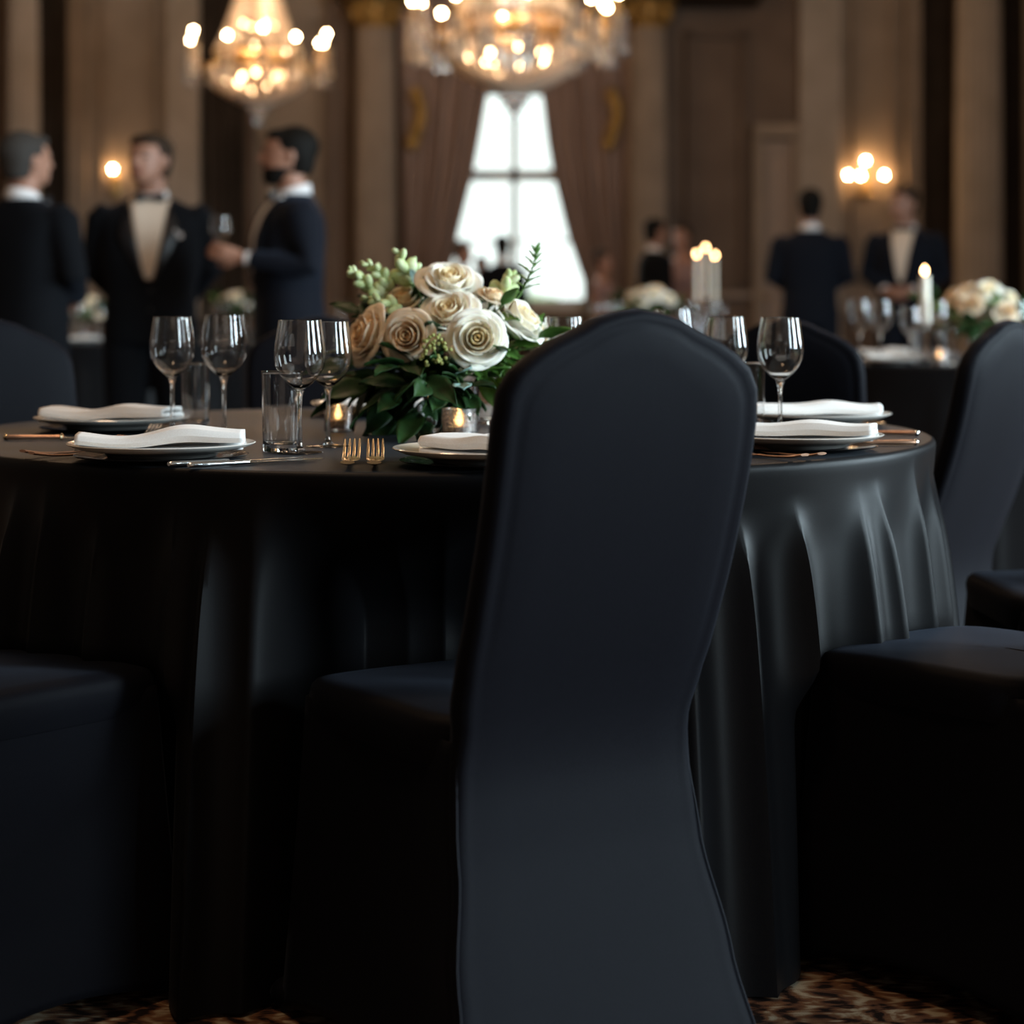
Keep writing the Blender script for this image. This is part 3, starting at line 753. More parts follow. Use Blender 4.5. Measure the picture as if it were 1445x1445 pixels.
# ------------------------------------------------------------------ flowers
def rose_bloom(R=.042, openn=1.0, seed=1):
    rg = random.Random(seed); mb = MB()
    layers = [(2,.10,.85,.0),(3,.22,.90,.05),(3,.38,.93,.15),(4,.57,.90,.4),(4,.78,.78,.8),(5,.97,.60,1.3)]
    H = R*1.15
    a = rg.uniform(0,6)
    for n, rr, hh, fl in layers:
        for k in range(n):
            a0 = a + 2*pi*k/n + rg.uniform(-.12,.12); span = (2*pi/n)*1.55 if n > 2 else 3.6
            rj = rg.uniform(.94,1.06); hj = rg.uniform(.94,1.05); tip = rg.uniform(.05,.16)
            def fn(u, v, a0=a0, span=span, rj=rj, hj=hj, tip=tip):
                uu = 2*u-1
                th = a0+uu*span/2
                prof = sin(min(1, v*1.25)*pi/2)**.75
                rho = R*rr*rj*(.22+.78*prof)*(1+.09*uu)
                curl = max(0, (v-.62)/.38)**2
                rho += R*fl*.30*curl*openn*(1-.5*uu*uu)
                z = H*hh*hj*(v*(1-.22*uu**4) ) - R*fl*.18*curl*openn*(1-uu*uu*.4)
                z += R*tip*max(0,1-abs(uu)*2.2)*v**6*.6 + .0012*sin(uu*7+a0*3)*v
                return (rho*cos(th), rho*sin(th), z)
            mb.grid(fn, 11, 9)
        a += 1.1
    return mb
ROSES = {}
for key, m, sd, op in (('w', ROSEW, 1, 1.0), ('w2', ROSEW, 5, .75), ('p', ROSEP, 9, .85), ('p2', ROSEP, 12, 1.1)):
    ROSES[key] = rose_bloom(.042, op, sd).build('bloom', m, None, True, solid=.0007, sub=0)
CALYX = MB().lathe([(.0001,-.014),(.005,-.013),(.009,-.006),(.012,.002),(.010,.004),(.0001,.003)], 12)
for k in range(5):
    a = k*2*pi/5
    CALYX.tube([(.009*cos(a),.009*sin(a),-.002),(.020*cos(a),.020*sin(a),.001),(.030*cos(a),.030*sin(a),-.006)], [(.004,.0006),(.0035,.0006),(.0004,.0003)], 6, up=(0,0,1))
CALYX = CALYX.build('calyx', STEMM, None)
protos_hidden = list(ROSES.values())+[CALYX]
VASE = Vector((TC.x+.02, TC.y-.02, T))
def rose(px, y, d, r, key, nrm, label, base=None, group=None):
    """r radius in metres, nrm the way the bloom looks"""
    c = at(px, d, hz(y, d)); n_ = Vector(nrm).normalized()
    t = thing('rose', label, 'flower', c, group=group)
    q = n_.to_track_quat('Z', 'Y').to_euler()
    off = -n_*r*.75
    for src in (ROSES[key], CALYX):
        o = src.copy(); COL.objects.link(o); o.parent = t; o.location = off; o.rotation_euler = q; o.scale = (r/.042,)*3
    b = base or VASE
    s0 = off - n_*.012*r/.042; s2 = Vector((b.x, b.y, b.z+.12 if base is None else b.z+.02))-c
    mid = (s0+s2)/2 - n_*.02
    MB().tube([s0, s0.lerp(mid,.5)-n_*.008, mid, s2], .0022, 6).build('stem', STEMM, t)
    return t
rose(635, 391, 3.70, .045, 'w', (.1,-.62,.85), 'white rose at the very top of the centrepiece')
rose(632, 436, 3.64, .043, 'w', (-.25,-.75,.75), 'white rose in the middle of the centrepiece, directly under the top one')
rose(574, 474, 3.60, .040, 'p', (-.35,-1,.12), 'peach-cream rose facing forward, lower left of the centre')
rose(673, 477, 3.56, .045, 'w2', (.12,-1,.15), 'large open ivory rose facing forward, lowest on the right')
rose(738, 447, 3.68, .048, 'w2', (.75,-.35,.8), 'pale ivory rose seen from its side, right of the large open one')
rose(511, 470, 3.66, .044, 'p2', (-.9,-.5,.35), 'peach rose at the left edge of the centrepiece, partly hidden by leaves')
rose(568, 418, 3.76, .031, 'p', (-.3,-.5,.8), 'small cream rose upper left, beside the snapdragon stalks')
rose(681, 412, 3.70, .021, 'w', (.2,-.35,1), 'small rosebud right of the top rose, the left of two')
rose(698, 415, 3.68, .023, 'p', (.4,-.35,1), 'small rosebud right of the top rose, the right of two')
rose(762, 474, 3.80, .036, 'w', (1,-.3,.2), 'white rose at the right edge, behind the chair back')
rose(600, 450, 3.90, .040, 'p', (-.3,.6,.8), 'cream rose deep at the back of the centrepiece')
rose(690, 440, 3.92, .040, 'w', (.4,.8,.7), 'ivory rose on the far side of the centrepiece')
# leaves
def leaf_mesh(L=.07, Wd=.036, curl=.25, seed=1, round_=False):
    mb = MB()
    def fn(u, v):
        uu = 2*u-1; w = Wd/2*(sin(pi*min(1,v**.8))**(.6 if round_ else .85)+.02)
        return (uu*w, L*v, -curl*L*v*v + .14*Wd*abs(uu)**1.3 + .0012*sin(v*16)*uu*uu)
    return mb.grid(fn, 7, 12)
LEAVES = {}
for key, m, a in (('d', LEAFD, (.080,.042,.35)), ('m', LEAFM, (.070,.030,.25)), ('b', LEAFB, (.042,.034,.15))):
    LEAVES[key] = leaf_mesh(*a, round_=(key=='b')).build('leaf', m, None, True, solid=.0006)
protos_hidden += list(LEAVES.values())
def sprig(base, tip, key, n, label, s=1.0, seed=1, group=None, name='leafy_sprig', opp=True):
    rg = random.Random(seed); base, tip = Vector(base), Vector(tip)
    t = thing(name, label, 'foliage', base, group=group)
    d = tip-base; bend = Vector((0,0,.15*d.length))
    pts = [d*u + bend*sin(pi*u)*.6 for u in (0,.25,.5,.75,1)]
    MB().tube(pts, [.0024,.0022,.0018,.0014,.0009], 6).build('stem', STEMM, t)
    for k in range(n):
        u = .35+.65*(k+.5)/n if k < n-1 else 1.0
        p = d*u + bend*sin(pi*u)*.6
        az = rg.uniform(0, 2*pi) if k < n-1 else 0
        side = d.normalized().cross(Vector((0,0,1))).normalized(); upv = side.cross(d.normalized())
        dirv = (d.normalized()*rg.uniform(.5,1.0) + (side*cos(az)+upv*sin(az))*rg.uniform(.5,1.0)).normalized() if k < n-1 else d.normalized()
        q = dirv.to_track_quat('Y', 'Z').to_matrix() @ Matrix.Rotation(rg.uniform(-.8,.8), 3, 'Y')
        o = LEAVES[key].copy(); COL.objects.link(o); o.parent = t; o.location = p; o.rotation_euler = q.to_euler(); o.scale = (s*rg.uniform(.75,1.1),)*3
    return t
def C3(px, y, d): return at(px, d, hz(y, d))
VB = C3(628, 540, 3.72)
dk = [(505,445,3.80),(470+25,520,3.72),(500,560,3.70),(530,575,3.62),(560,560,3.56),(590,588,3.55),(620,560,3.52),(600,545,3.5),(655,560,3.56),(700,540,3.58),(735,520,3.62),(720,560,3.66),(640,600,3.6),(560,520,3.56),(520,545,3.66),(760,490,3.72),(615,480,3.64),(540,440,3.8),(600,430,3.78),(545,590,3.7),(690,500,3.6),(500,500,3.75)]
where = ['upper left under the snapdragons','at the far left edge','drooping lower left','hanging left over the napkin','left of the berries low down','hanging at the centre bottom','low centre beside the berries','centre between the two front roses','right of the votive','right under the large rose','right towards the chair','low right by the chair','lowest of all above the votive','under the peach front rose','left behind the wine glass','rightmost near the chair slope','in the dark gap under the middle rose','left behind the small rose','between the small rose and the top rose','lowest left over the far plate','under the large rose','left of the peach rose']
for k, (a, b, d) in enumerate(dk):
    sprig(VB+Vector((rnd(-.02,.02), rnd(-.02,.02), 0)), C3(a, b, d), 'd' if k not in (9,10,15,20) else 'm', 7, 'dark green leaf sprig '+where[k] if k not in (9,10,15,20) else 'bright green leaf sprig '+where[k], 1.0, k+40)
sprig(VB, C3(650,545,3.5), 'b', 3, 'pale blue-green eucalyptus sprig hanging over the votive', 1.15, 4)
sprig(VB, C3(588,405,3.74), 'b', 3, 'pale eucalyptus sprig between the small cream rose and the top rose', .8, 14)
sprig(VB, C3(708,432,3.64), 'm', 4, 'bright green leaf sprig between the rosebuds and the side-facing rose', .8, 24)
sprig(VB, C3(760,478,3.66), 'm', 4, 'bright green leaves pointing right under the side-facing rose', .9, 27)
def snapdragon(base, pts, label, n=12, s=1.0, seed=1, m=BUDM):
    rg = random.Random(seed); P = [Vector(p)-Vector(base) for p in pts]
    t = thing('snapdragon', label, 'flower', base)
    allp = [Vector((0,0,0))]+P
    MB().tube(allp, [.0022]*(len(allp)-1)+[.0010], 6).build('stem', STEMM, t)
    for k in range(n):
        u = k/(n-1)*(len(P)-1); i = min(int(u), len(P)-2); f = u-i; p = P[i].lerp(P[i+1], f); d = (P[i+1]-P[i]).normalized()
        r = s*(.0095-.0062*k/(n-1)); az = k*2.4
        side = d.cross(Vector((.2,1,.1))).normalized(); up = side.cross(d)
        o = side*cos(az)+up*sin(az)
        mb = MB().sphere((0,0,0), r, 8, 6, (1,1,1.7)).xf(Matrix.Translation(p+o*r*.9+d*r) @ (d*1.0+o*.8).to_track_quat('Z','Y').to_matrix().to_4x4())
        mb.build('bud', m, t)
    return t
snapdragon(VB, [C3(545,425,3.76), C3(520,405,3.74), C3(503,388,3.73), C3(496,383,3.73)], 'snapdragon stalk with green-white buds reaching furthest left', 13, 1.15, 1)
snapdragon(VB, [C3(545,415,3.77), C3(543,395,3.76), C3(532,379,3.75), C3(514,371,3.75)], 'snapdragon stalk arching above the leftmost one', 12, 1.1, 2)
snapdragon(VB, [C3(580,398,3.76), C3(571,378,3.76), C3(563,357,3.76)], 'upright snapdragon with a plump green bud at top left', 6, 1.5, 3)
snapdragon(VB, [C3(582,395,3.78), C3(586,368,3.78)], 'single narrow bud stalk beside the upright snapdragon', 3, 1.0, 4)
snapdragon(VB, [C3(706,425,3.7), C3(715,402,3.7), C3(722,388,3.7)], 'green budded stalk between the rosebuds and the fern', 7, 1.4, 5)
snapdragon(VB, [C3(565,432,3.7), C3(535,424,3.7), C3(512,420,3.72)], 'low green bud stalk under the left snapdragons', 9, .9, 7)
# fern-like spike on the right
t = thing('fern_spike', 'deep green fern-like spike rising at the top right of the centrepiece', 'foliage', VB)
sp = [C3(735,415,3.72)-VB, C3(745,395,3.72)-VB, C3(754,372,3.72)-VB, C3(757,355,3.72)-VB]
MB().tube([Vector((0,0,0))]+sp, [.0022,.002,.0018,.0014,.0008], 6).build('stem', STEMM, t)
for k in range(14):
    u = k/13*2.999; i = int(u); p = sp[i].lerp(sp[i+1], u-i); sgn = 1 if k % 2 else -1
    o = LEAVES['m'].copy(); COL.objects.link(o); o.parent = t; o.location = p
    dv = Vector((sgn*(.9-.05*k), -.2*sgn, .5+.05*k)).normalized(); o.rotation_euler = dv.to_track_quat('Y','Z').to_euler(); o.scale = ((.52-.020*k)*1.5, .52-.020*k, .52-.020*k)
# berries
t = thing('berry_cluster', 'olive green berry cluster between the two front roses', 'foliage', VB)
bc = C3(613, 495, 3.53)-VB
MB().tube([Vector((0,0,0)), bc*.5+Vector((0,-.02,-.01)), bc], .002, 6).build('stem', STEMM, t)
rg = random.Random(3)
for k in range(46):
    v = Vector((rg.gauss(0,1), rg.gauss(0,.7), rg.gauss(0,1.1))).normalized()*rg.uniform(.5,1)
    MB().sphere(bc+Vector((v.x*.030, v.y*.018, v.z*.031)), .0034, 7, 5).build('berry', BERRY, t)
t = thing('berry_cluster', 'tiny white waxy buds hanging beside the votive at the foot of the vase', 'foliage', VB)
bc = C3(600, 598, 3.56)-VB
MB().tube([Vector((0,0,0)), bc*.6+Vector((0,-.03,0)), bc], .0015, 6).build('stem', STEMM, t)
for k in range(7): MB().sphere(bc+Vector((rnd(-.012,.016), rnd(-.01,.01), rnd(0,.03))), .0045, 7, 5).build('berry', SHIRT, t)
v = thing('flower_vase', 'low clear glass vase half hidden under the leaves of the centrepiece', 'vase', VASE)
lathe_obj([(.0001,0),(.045,0),(.048,.004),(.052,.09),(.0505,.091),(.0495,.09),(.0455,.010),(.0001,.009)], GLASS, 'vase_body', v, 48)
MB().lathe([(.0001,.0095),(.0452,.0105),(.0488,.07),(.0001,.07)], 32).build('dark_stem_bundle', LEAFD, v)

# ------------------------------------------------------------------ background tables
def far_table(px, d, lab, R=.87, z=TZ, seed=4):
    c = at(px, d)
    t = thing('banquet_table', 'round banquet table hidden under the black cloth '+lab, 'table', c)
    MB().lathe([(0,-.03),(R-.03,-.03),(R-.015,-.02),(R-.015,-.008),(0,-.008)], 48, (0,0,z)).build('tabletop', DOORM, t)
    MB().lathe([(0,.0),(.30,.0),(.30,.03),(.05,.06),(.05,.70),(.12,.725),(0,.725)], 24).build('pedestal', BRASS, t)
    o = cloth(R, z, 22, (), seed, n=200).build('tablecloth', CLOTHM); o.location = c; tag(o, 'black tablecloth on the round table '+lab, 'tablecloth')
    return c
ORD = ['leftmost','second from left','third from left','fourth from left','fifth from left','sixth from left','seventh from left','eighth from left','ninth from left','tenth from left','rightmost']
def far_flowers(px, y, d, lab, n=9, keys=('w','p','w2'), r=.045, spread=.17, hgt=.12):
    c = at(px, d, T); rg = random.Random(int(px))
    v = thing('flower_vase', 'glass vase of flowers '+lab, 'vase', c)
    lathe_obj([(.0001,0),(.045,0),(.048,.004),(.052,.12),(.0505,.121),(.0495,.12),(.0455,.010),(.0001,.009)], GLASS, 'vase_body', v, 24)
    top = Vector((c.x, c.y, hz(y, d)))
    xs = sorted(range(n), key=lambda k: ((k+.5)/n)**.5*cos(2.4*k)); ys = sorted(range(9), key=lambda k: cos(2*pi*k/9)+.01*k)
    for k in range(n):
        a = 2.4*k; q = ((k+.5)/n)**.5
        off = Vector((spread*q*cos(a), spread*q*sin(a)*.8, hgt*(1-q*q)*.9-.02))
        pos = top+off; nn = (off+Vector((0,-.06,.10))).normalized()
        pxx = CX+pos.x/pos.y*FPX; yy = HZ-(pos.z-1)/pos.y*FPX
        rose(pxx, yy, pos.y, r*rg.uniform(.85,1.15), keys[k % len(keys)], nn, 'blurred cream rose, '+(ORD[xs.index(k)] if xs.index(k) < n-1 else 'rightmost')+', on the table '+lab, base=Vector((c.x, c.y, T+.08)), group='roses '+lab)
    for k in range(9):
        a = 2*pi*k/9; e = top+Vector((spread*1.25*cos(a), spread*1.1*sin(a), rg.uniform(-.09,.03)))
        sprig((c.x, c.y, T+.11), e, 'm' if k % 2 else 'd', 6, 'leaf sprig, '+(ORD[ys.index(k)] if ys.index(k) < 8 else 'rightmost')+', on the table '+lab, 1.1, k, group='leaf sprigs '+lab)
def far_glass(px, d, lab, s=1.0, kind='w', group=None):
    return copy_tree(WG if kind == 'w' else TG, at(px, d, T), 0, lab, group, s)
def far_plate(px, d, lab, nap=True, rz=0):
    p = at(px, d, T); copy_tree(PL, p, 0, 'white plate '+lab)
    if nap:
        n_ = nap_mesh(.2, .09, int(px)).build('napkin', NAPM, None, True, solid=.002); n_.location = p+Vector((0,0,.0085)); n_.rotation_euler = (0,0,rz)
        tag(n_, 'folded white napkin on the plate '+lab, 'napkin')
def taper(px, d, ytop, label, rr=.012, hold=True, flame=FLAMEF, z=T):
    zt = hz(ytop, d); c = at(px, d, z); H = zt-z-.03
    h = thing('candlestick', 'candlestick under the '+label, 'candle holder', c)
    hh = H*.45 if H > .3 else .04
    lathe_obj([(.0001,0),(.04,0),(.042,.006),(.012,.014),(.008,.03),(.008,hh-.02),(.018,hh-.008),(.016,hh),(.0001,hh)], GLASS if H < .35 else SILVER, 'holder', h, 20)
    cc = thing('taper_candle', label, 'candle', c+Vector((0,0,hh+.0005)))
    lathe_obj([(.0001,0),(rr,0),(rr*.9,H-hh),(.0001,H-hh+.002)], WAX, 'wax', cc, 16)
    MB().tube([(0,0,H-hh),(0,0,H-hh+.008)], .001, 5).build('wick', LEATH, cc)
    MB().lathe([(.0001,H-hh+.004),(.007,H-hh+.012),(.0085,H-hh+.018),(.005,H-hh+.028),(.0001,H-hh+.038)], 10).build('flame', flame, cc)
L1 = 'with the taper candle on the right'
far_table(1400, 8.1, L1, seed=8)
far_flowers(1385, 432, 8.1, L1, 11, spread=.17)
taper(1305, 7.9, 378, 'lit white taper candle left of the right-hand flowers', .021)
for px, d, lb, s in ((1213,7.85,'blurred wine glass on the right-hand table, leftmost of its row',1.12),(1242,7.7,'blurred wine glass on the right-hand table, second from the left',1.12),
                     (1285,7.6,'blurred wine glass left of the taper candle',1.0),(1322,7.75,'blurred wine glass right of the taper candle',1.1),(1435,7.7,'blurred wine glass at the right edge beside the flowers',1.1)):
    far_glass(px, d, lb, s)
far_glass(1300, 7.45, 'blurred tumbler in front of the taper candle', 1.0, 't'); far_glass(1338, 7.5, 'blurred tumbler below the right-hand flowers', 1.0, 't')
far_plate(1262, 7.55, 'left side of the right-hand table'); far_plate(1248, 8.3, 'back left of the right-hand table'); 
votive(1326, 7.42, 'glowing votive holder on the right-hand table', 1.0, flame=FLAMEF, fs=1.6)
L2 = 'between the two left men'
far_table(140, 11.6, L2, seed=12)
far_flowers(122, 436, 11.5, L2, 7, keys=('w','p'), spread=.10, hgt=.09, r=.04)
for px, d, lb in ((98,11.2,'blurred wine glass left of the flowers between the two men'),(108,11.0,'blurred wine glass just beside those flowers'),(140,11.2,'blurred wine glass right of those flowers')): far_glass(px, d, lb)
far_plate(112, 10.98, 'front of the table between the two left men')
L3 = 'behind the bearded man'
far_table(360, 14.6, L3, seed=15)
far_flowers(332, 424, 14.4, L3, 7, keys=('w','w2'), spread=.11, hgt=.08)
for q, px in enumerate((305, 318, 350, 476, 484)): far_glass(px, 14.2, 'tiny blurred wine glass behind the bearded man, '+ORD[q], 1.0, group='glasses behind the bearded man')
far_plate(478, 14.3, 'right of the bearded man', rz=.3)
L4 = 'with the three far candles'
far_table(950, 12.2, L4, seed=19)
far_flowers(918, 424, 12.0, L4, 9, keys=('p','w2','w'), spread=.16, hgt=.10)
taper(983, 12.0, 356, 'far lit candle, left of the group of three', .013); taper(996, 12.2, 347, 'far lit candle, topmost of the group of three', .013); taper(1009, 12.0, 358, 'far lit candle, right of the group of three', .013)
for q, px in enumerate((842, 858, 872, 968, 978, 1005, 1018)): far_glass(px, 11.7, 'tiny blurred wine glass on the three-candle table, '+ORD[q], 1.0, group='glasses on the three-candle table')

# ------------------------------------------------------------------ people
def remesh(mb, name, mats, voxel, parent, smooth_it=4):
    me = bpy.data.meshes.new(name); me.from_pydata(mb.v, [], mb.f); me.update()
    bm = bmesh.new(); bm.from_mesh(me); bmesh.ops.recalc_face_normals(bm, faces=bm.faces); bm.to_mesh(me); bm.free()
    tmp = bpy.data.objects.new(name, me); COL.objects.link(tmp)
    k = tmp.modifiers.new('r', 'REMESH'); k.mode = 'VOXEL'; k.voxel_size = voxel
    k = tmp.modifiers.new('s', 'SMOOTH'); k.factor = .5; k.iterations = smooth_it
    dg = bpy.context.evaluated_depsgraph_get()
    new = bpy.data.meshes.new_from_object(tmp.evaluated_get(dg))
    bpy.data.objects.remove(tmp); bpy.data.meshes.remove(me)
    new.name = name; new.materials.clear()
    for m in mats: new.materials.append(m)
    for q in new.polygons: q.use_smooth = True
    o = bpy.data.objects.new(name, new); COL.objects.link(o)
    if parent is not None: o.parent = parent
    return o
def limb(mb, pts, rs, n=14): mb.tube(pts, rs, n)
def elrings(mb, rows, n=28, e=2.0):
    R = []
    for x0, y0, z, a, b in rows:
        R.append([(x0+a*math.copysign(abs(cos(2*pi*j/n))**(2/e), cos(2*pi*j/n)), y0+b*math.copysign(abs(sin(2*pi*j/n))**(2/e), sin(2*pi*j/n)), z) for j in range(n)])
    mb.rings(R)
def hand(mb, wrist, d, side, palm_n, curl=.6):
    """five separate fingers; d along the hand, palm_n where the palm looks, side +-1 picks the thumb's side"""
    d = Vector(d).normalized(); n_ = Vector(palm_n); n_ = (n_-d*n_.dot(d)).normalized(); s = d.cross(n_).normalized()*side
    w = Vector(wrist)
    mb.tube([w-d*.03, w, w+d*.03, w+d*.07, w+d*.095], [(.026,.022),(.026,.020),(.036,.017),(.041,.016),(.036,.011)], 12, up=tuple(n_))
    for k, (L, o) in enumerate(((.072,.030),(.082,.0105),(.076,-.0095),(.060,-.029))):
        p = w+d*.088+s*o; a = 0; pts = [p-d*.02, p]
        for q in range(3):
            a += curl*(.55+.25*q); dd = d*cos(a)+n_*sin(a); p = p+dd*L*(.45,.32,.23)[q]; pts.append(p)
        mb.tube(pts, [.0095,.0095,.0088,.008,.0062], 8)
    p = w+d*.025+s*.026; dd = (s*.75+d*.65+n_*.25).normalized(); p2 = p+dd*.04; d3 = (d*.8+s*.1+n_*.6*max(.3,curl)).normalized()
    mb.tube([p-dd*.015, p, p2, p2+d3*.028, p2+d3*.045], [.013,.0125,.011,.0095,.007], 8)
def person(label, x, y, rz, H=1.78, head_yaw=0, head_pitch=0, suit=SUIT, shirt=SHIRT, hair=HAIRD, pose='down', front=True, beard=False, square=False, vox=.008, dress=None, tie=True, long_hair=False, wide=1.0):
    k = H/1.78
    body = MB(); jk = MB(); tr = MB()
    # poses: elbow / wrist / hand direction / palm normal, person faces -Y
    P = {'behind': [((s*.238,.07,1.15),(s*.11,.19,.98),(-s*1,.1,-.2),(0,1,0)) for s in (-1,1)],
         'down': [((s*.232,.02,1.14),(s*.240,-.05,.89),(s*.05,-.15,-1),(-s,0,0)) for s in (-1,1)],
         'clasp': [((s*.255,.0,1.15),(s*.085,-.20,1.04),(-s*1,-.25,-.1),(0,1,.2)) for s in (-1,1)],
         'glass': [((-.26,.06,1.18),(-.15,-.16,1.19),(.25,-1,.35),(1,.2,.2)), ((.245,.05,1.14),(.235,-.10,.93),(0,-.4,-1),(-1,0,0))],
         'glassr': [((-.238,.06,1.15),(-.13,.10,.98),(1,.0,-.4),(0,1,0)), ((.26,.03,1.16),(.15,-.20,1.20),(-.25,-1,.30),(-1,.2,.2))]}[pose]
    sh = [(-.19,.0,1.425),(.19,.0,1.425)]
    # body: torso, legs, arms, neck, head in one surface
    elrings(body, [(0,.0,.84,.12,.09),(0,.0,.93,.165,.115),(0,-.005,1.05,.145,.105),(0,-.01,1.2,.16,.115),(0,0,1.34,.175,.11),(0,.01,1.42,.16,.09),(0,.015,1.47,.085,.065)])
    for i, s in enumerate((-1,1)):
        limb(body, [(s*.085,0,.90),(s*.095,-.005,.68),(s*.10,-.01,.50),(s*.10,.01,.34),(s*.10,.015,.09)], [.085,.078,.058,.055,.036])
        limb(body, [(s*.10,.03,.05),(s*.105,-.04,.04),(s*.115,-.15,.028)], [(.035,.04),(.04,.035),(.038,.022)])
        el, wr, hd, pn = P[i]
        S0 = Vector(sh[i]); E = Vector(el); Wp = Vector(wr)
        limb(body, [S0*1.0, S0.lerp(E,.5), E, E.lerp(Wp,.35), Wp], [.034,.042,.036,.036,.025])
        hand(body, Wp+ (Wp-E).normalized()*.01, hd, -1 if i == 0 else 1, pn, .75 if pose.startswith('glass') and ((i == 0) == (pose == 'glass')) else .4)
        limb(jk, [S0+Vector((-s*.03,0,0)), S0.lerp(E,.15), S0.lerp(E,.55), E, E.lerp(Wp,.5), E.lerp(Wp,.93)], [.062,.068,.060,.054,.048,.040], 16)
        limb(tr, [(s*.085,0,.92),(s*.095,0,.72),(s*.10,-.005,.50),(s*.10,.0,.30),(s*.10,.0,.055)], [(.105,.112),(.098,.100),(.080,.085),(.068,.075),(.066,.080)], 18)
    limb(body, [(0,.02,1.42),(0,.012,1.50),(0,.005,1.58)], [(.066,.066),(.056,.060),(.055,.060)])
    hm = Matrix.Translation((0,.01,1.55)) @ Euler((head_pitch, 0, head_yaw)).to_matrix().to_4x4() @ Matrix.Translation((0,-.01,-1.55))
    h0 = len(body.v)
    elrings(body, [(0,-.062,1.552,.020,.018),(0,-.052,1.562,.038,.040),(0,-.036,1.582,.055,.060),(0,-.020,1.61,.064,.080),(0,-.006,1.645,.070,.094),(0,.0,1.685,.074,.098),(0,.004,1.725,.071,.094),(0,.008,1.755,.055,.075),(0,.01,1.775,.030,.042)], 24)
    body.tube([(0,-.092,1.682),(0,-.104,1.660),(0,-.113,1.641),(0,-.098,1.630)], [.009,.012,.015,.008], 8)       # nose
    body.tube([(-.034,-.088,1.694),(0,-.097,1.690),(.034,-.088,1.694)], [.008,.010,.008], 8)                 # brow
    body.tube([(-.020,-.093,1.606),(0,-.100,1.607),(.020,-.093,1.606)], [.005,.0085,.005], 8)                 # lips
    for s in (-1,1): body.sphere((s*.077,.008,1.655), .019, 8, 6, (.45,.8,1.6)); body.sphere((s*.03,-.084,1.672), .012, 8, 6)
    body.sphere((0,-.078,1.568), .017, 8, 6)                                                                # chin
    body.xf(hm, h0)
    root = remesh(body, 'person', [SKIN, EYEM, LIPM, hair], vox*.8, None, 3)
    inv = hm.inverted()
    for q in root.data.polygons:
        c = inv @ q.center
        if c.y < -.07 and 1.59 < c.z < 1.70:
            if abs(abs(c.x)-.031) < .011 and abs(c.z-1.672) < .006: q.material_index = 1
            elif abs(c.x) < .023 and abs(c.z-1.607) < .006: q.material_index = 2
            elif abs(abs(c.x)-.031) < .015 and abs(c.z-1.696) < .004: q.material_index = 3
    root.location = (x, y, 0); root.rotation_euler = (0,0,rz); root.scale = (k*wide,k*wide,k)
    tag(root, label, 'person')
    HR = MB(); HR.sphere((0,.022,1.705), .1, 22, 16, (.845,.98,.92))
    if long_hair: elrings(HR, [(0,.05,1.47,.05,.03),(0,.06,1.55,.085,.05),(0,.045,1.65,.09,.07),(0,.035,1.72,.08,.08)])
    else: elrings(HR, [(0,.045,1.575,.052,.042),(0,.042,1.60,.062,.055),(0,.035,1.66,.080,.072),(0,.03,1.70,.08,.08)])
    HR.sphere((0,-.045,1.748), .055, 14, 10, (1.15,.8,.62))
    HR.xf(hm); remesh(HR, 'hair', [hair], .008, root, 2)
    if beard:
        B = MB(); elrings(B, [(0,-.056,1.530,.030,.030),(0,-.052,1.55,.052,.050),(0,-.036,1.582,.064,.066),(0,-.022,1.605,.069,.078)]); 
        B.tube([(-.03,-.086,1.619),(0,-.106,1.623),(.03,-.086,1.619)], .008, 8); B.xf(hm); remesh(B, 'beard', [hair], .007, root, 2)
    if dress:
        D = MB(); elrings(D, [(0,0,.12,.24,.22),(0,0,.5,.20,.17),(0,0,.88,.185,.14),(0,0,1.08,.145,.115),(0,-.01,1.25,.175,.135),(0,0,1.38,.175,.115),(0,.01,1.43,.13,.085)])
        for i, s in enumerate((-1,1)): limb(D, [sh[i], Vector(sh[i]).lerp(Vector(P[i][0]),.5)], [.064,.058])
        remesh(D, 'dress', [dress], .011, root)
    else:
        elrings(jk, [(0,.0,.80,.185,.135),(0,.0,.92,.188,.135),(0,-.003,1.05,.182,.130),(0,-.005,1.18,.198,.135),(0,.0,1.30,.205,.135),(0,.008,1.38,.218,.120),(0,.012,1.43,.190,.098),(0,.02,1.475,.105,.075),(0,.022,1.49,.075,.066)], 32, 2.3)
        J = remesh(jk, 'jacket', [suit], .011, root)
        elrings(tr, [(0,0,.83,.155,.12),(0,0,.95,.17,.125),(0,0,1.02,.16,.118)]); remesh(tr, 'trousers', [suit], .011, root)
        # white collar
        cl_ = MB(); n = 24
        R = [[((.070+a)*cos(2*pi*j/n), .016+(.070+a)*sin(2*pi*j/n), z+.018*(sin(2*pi*j/n))) for j in range(n)] for a, z in ((.0,1.465),(-.003,1.508),(-.009,1.520),(-.012,1.512),(-.012,1.465))]
        cl_.rings(R, False, False); cl_.build('shirt_collar', shirt if shirt is not CREAMS else SHIRT, root, solid=.004)
        if front:
            def surf(xx, zz, off):        # the front of the jacket at a height
                rows = [(.80,.185,.135,0),(.92,.188,.135,0),(1.05,.172,.128,-.003),(1.18,.185,.135,-.005),(1.30,.205,.135,0),(1.38,.218,.120,.008),(1.43,.190,.098,.012),(1.475,.105,.075,.02),(1.50,.07,.06,.02)]
                for (z0,a0,b0,c0), (z1,a1,b1,c1) in zip(rows, rows[1:]):
                    if zz <= z1: t_ = max(0,(zz-z0)/(z1-z0)); a, b, c = a0+(a1-a0)*t_, b0+(b1-b0)*t_, c0+(c1-c0)*t_; break
                return (xx, c-b*max(0, 1-abs(xx/a)**2.3)**(1/2.3)-off, zz)
            zb, zt_ = 1.10, 1.475
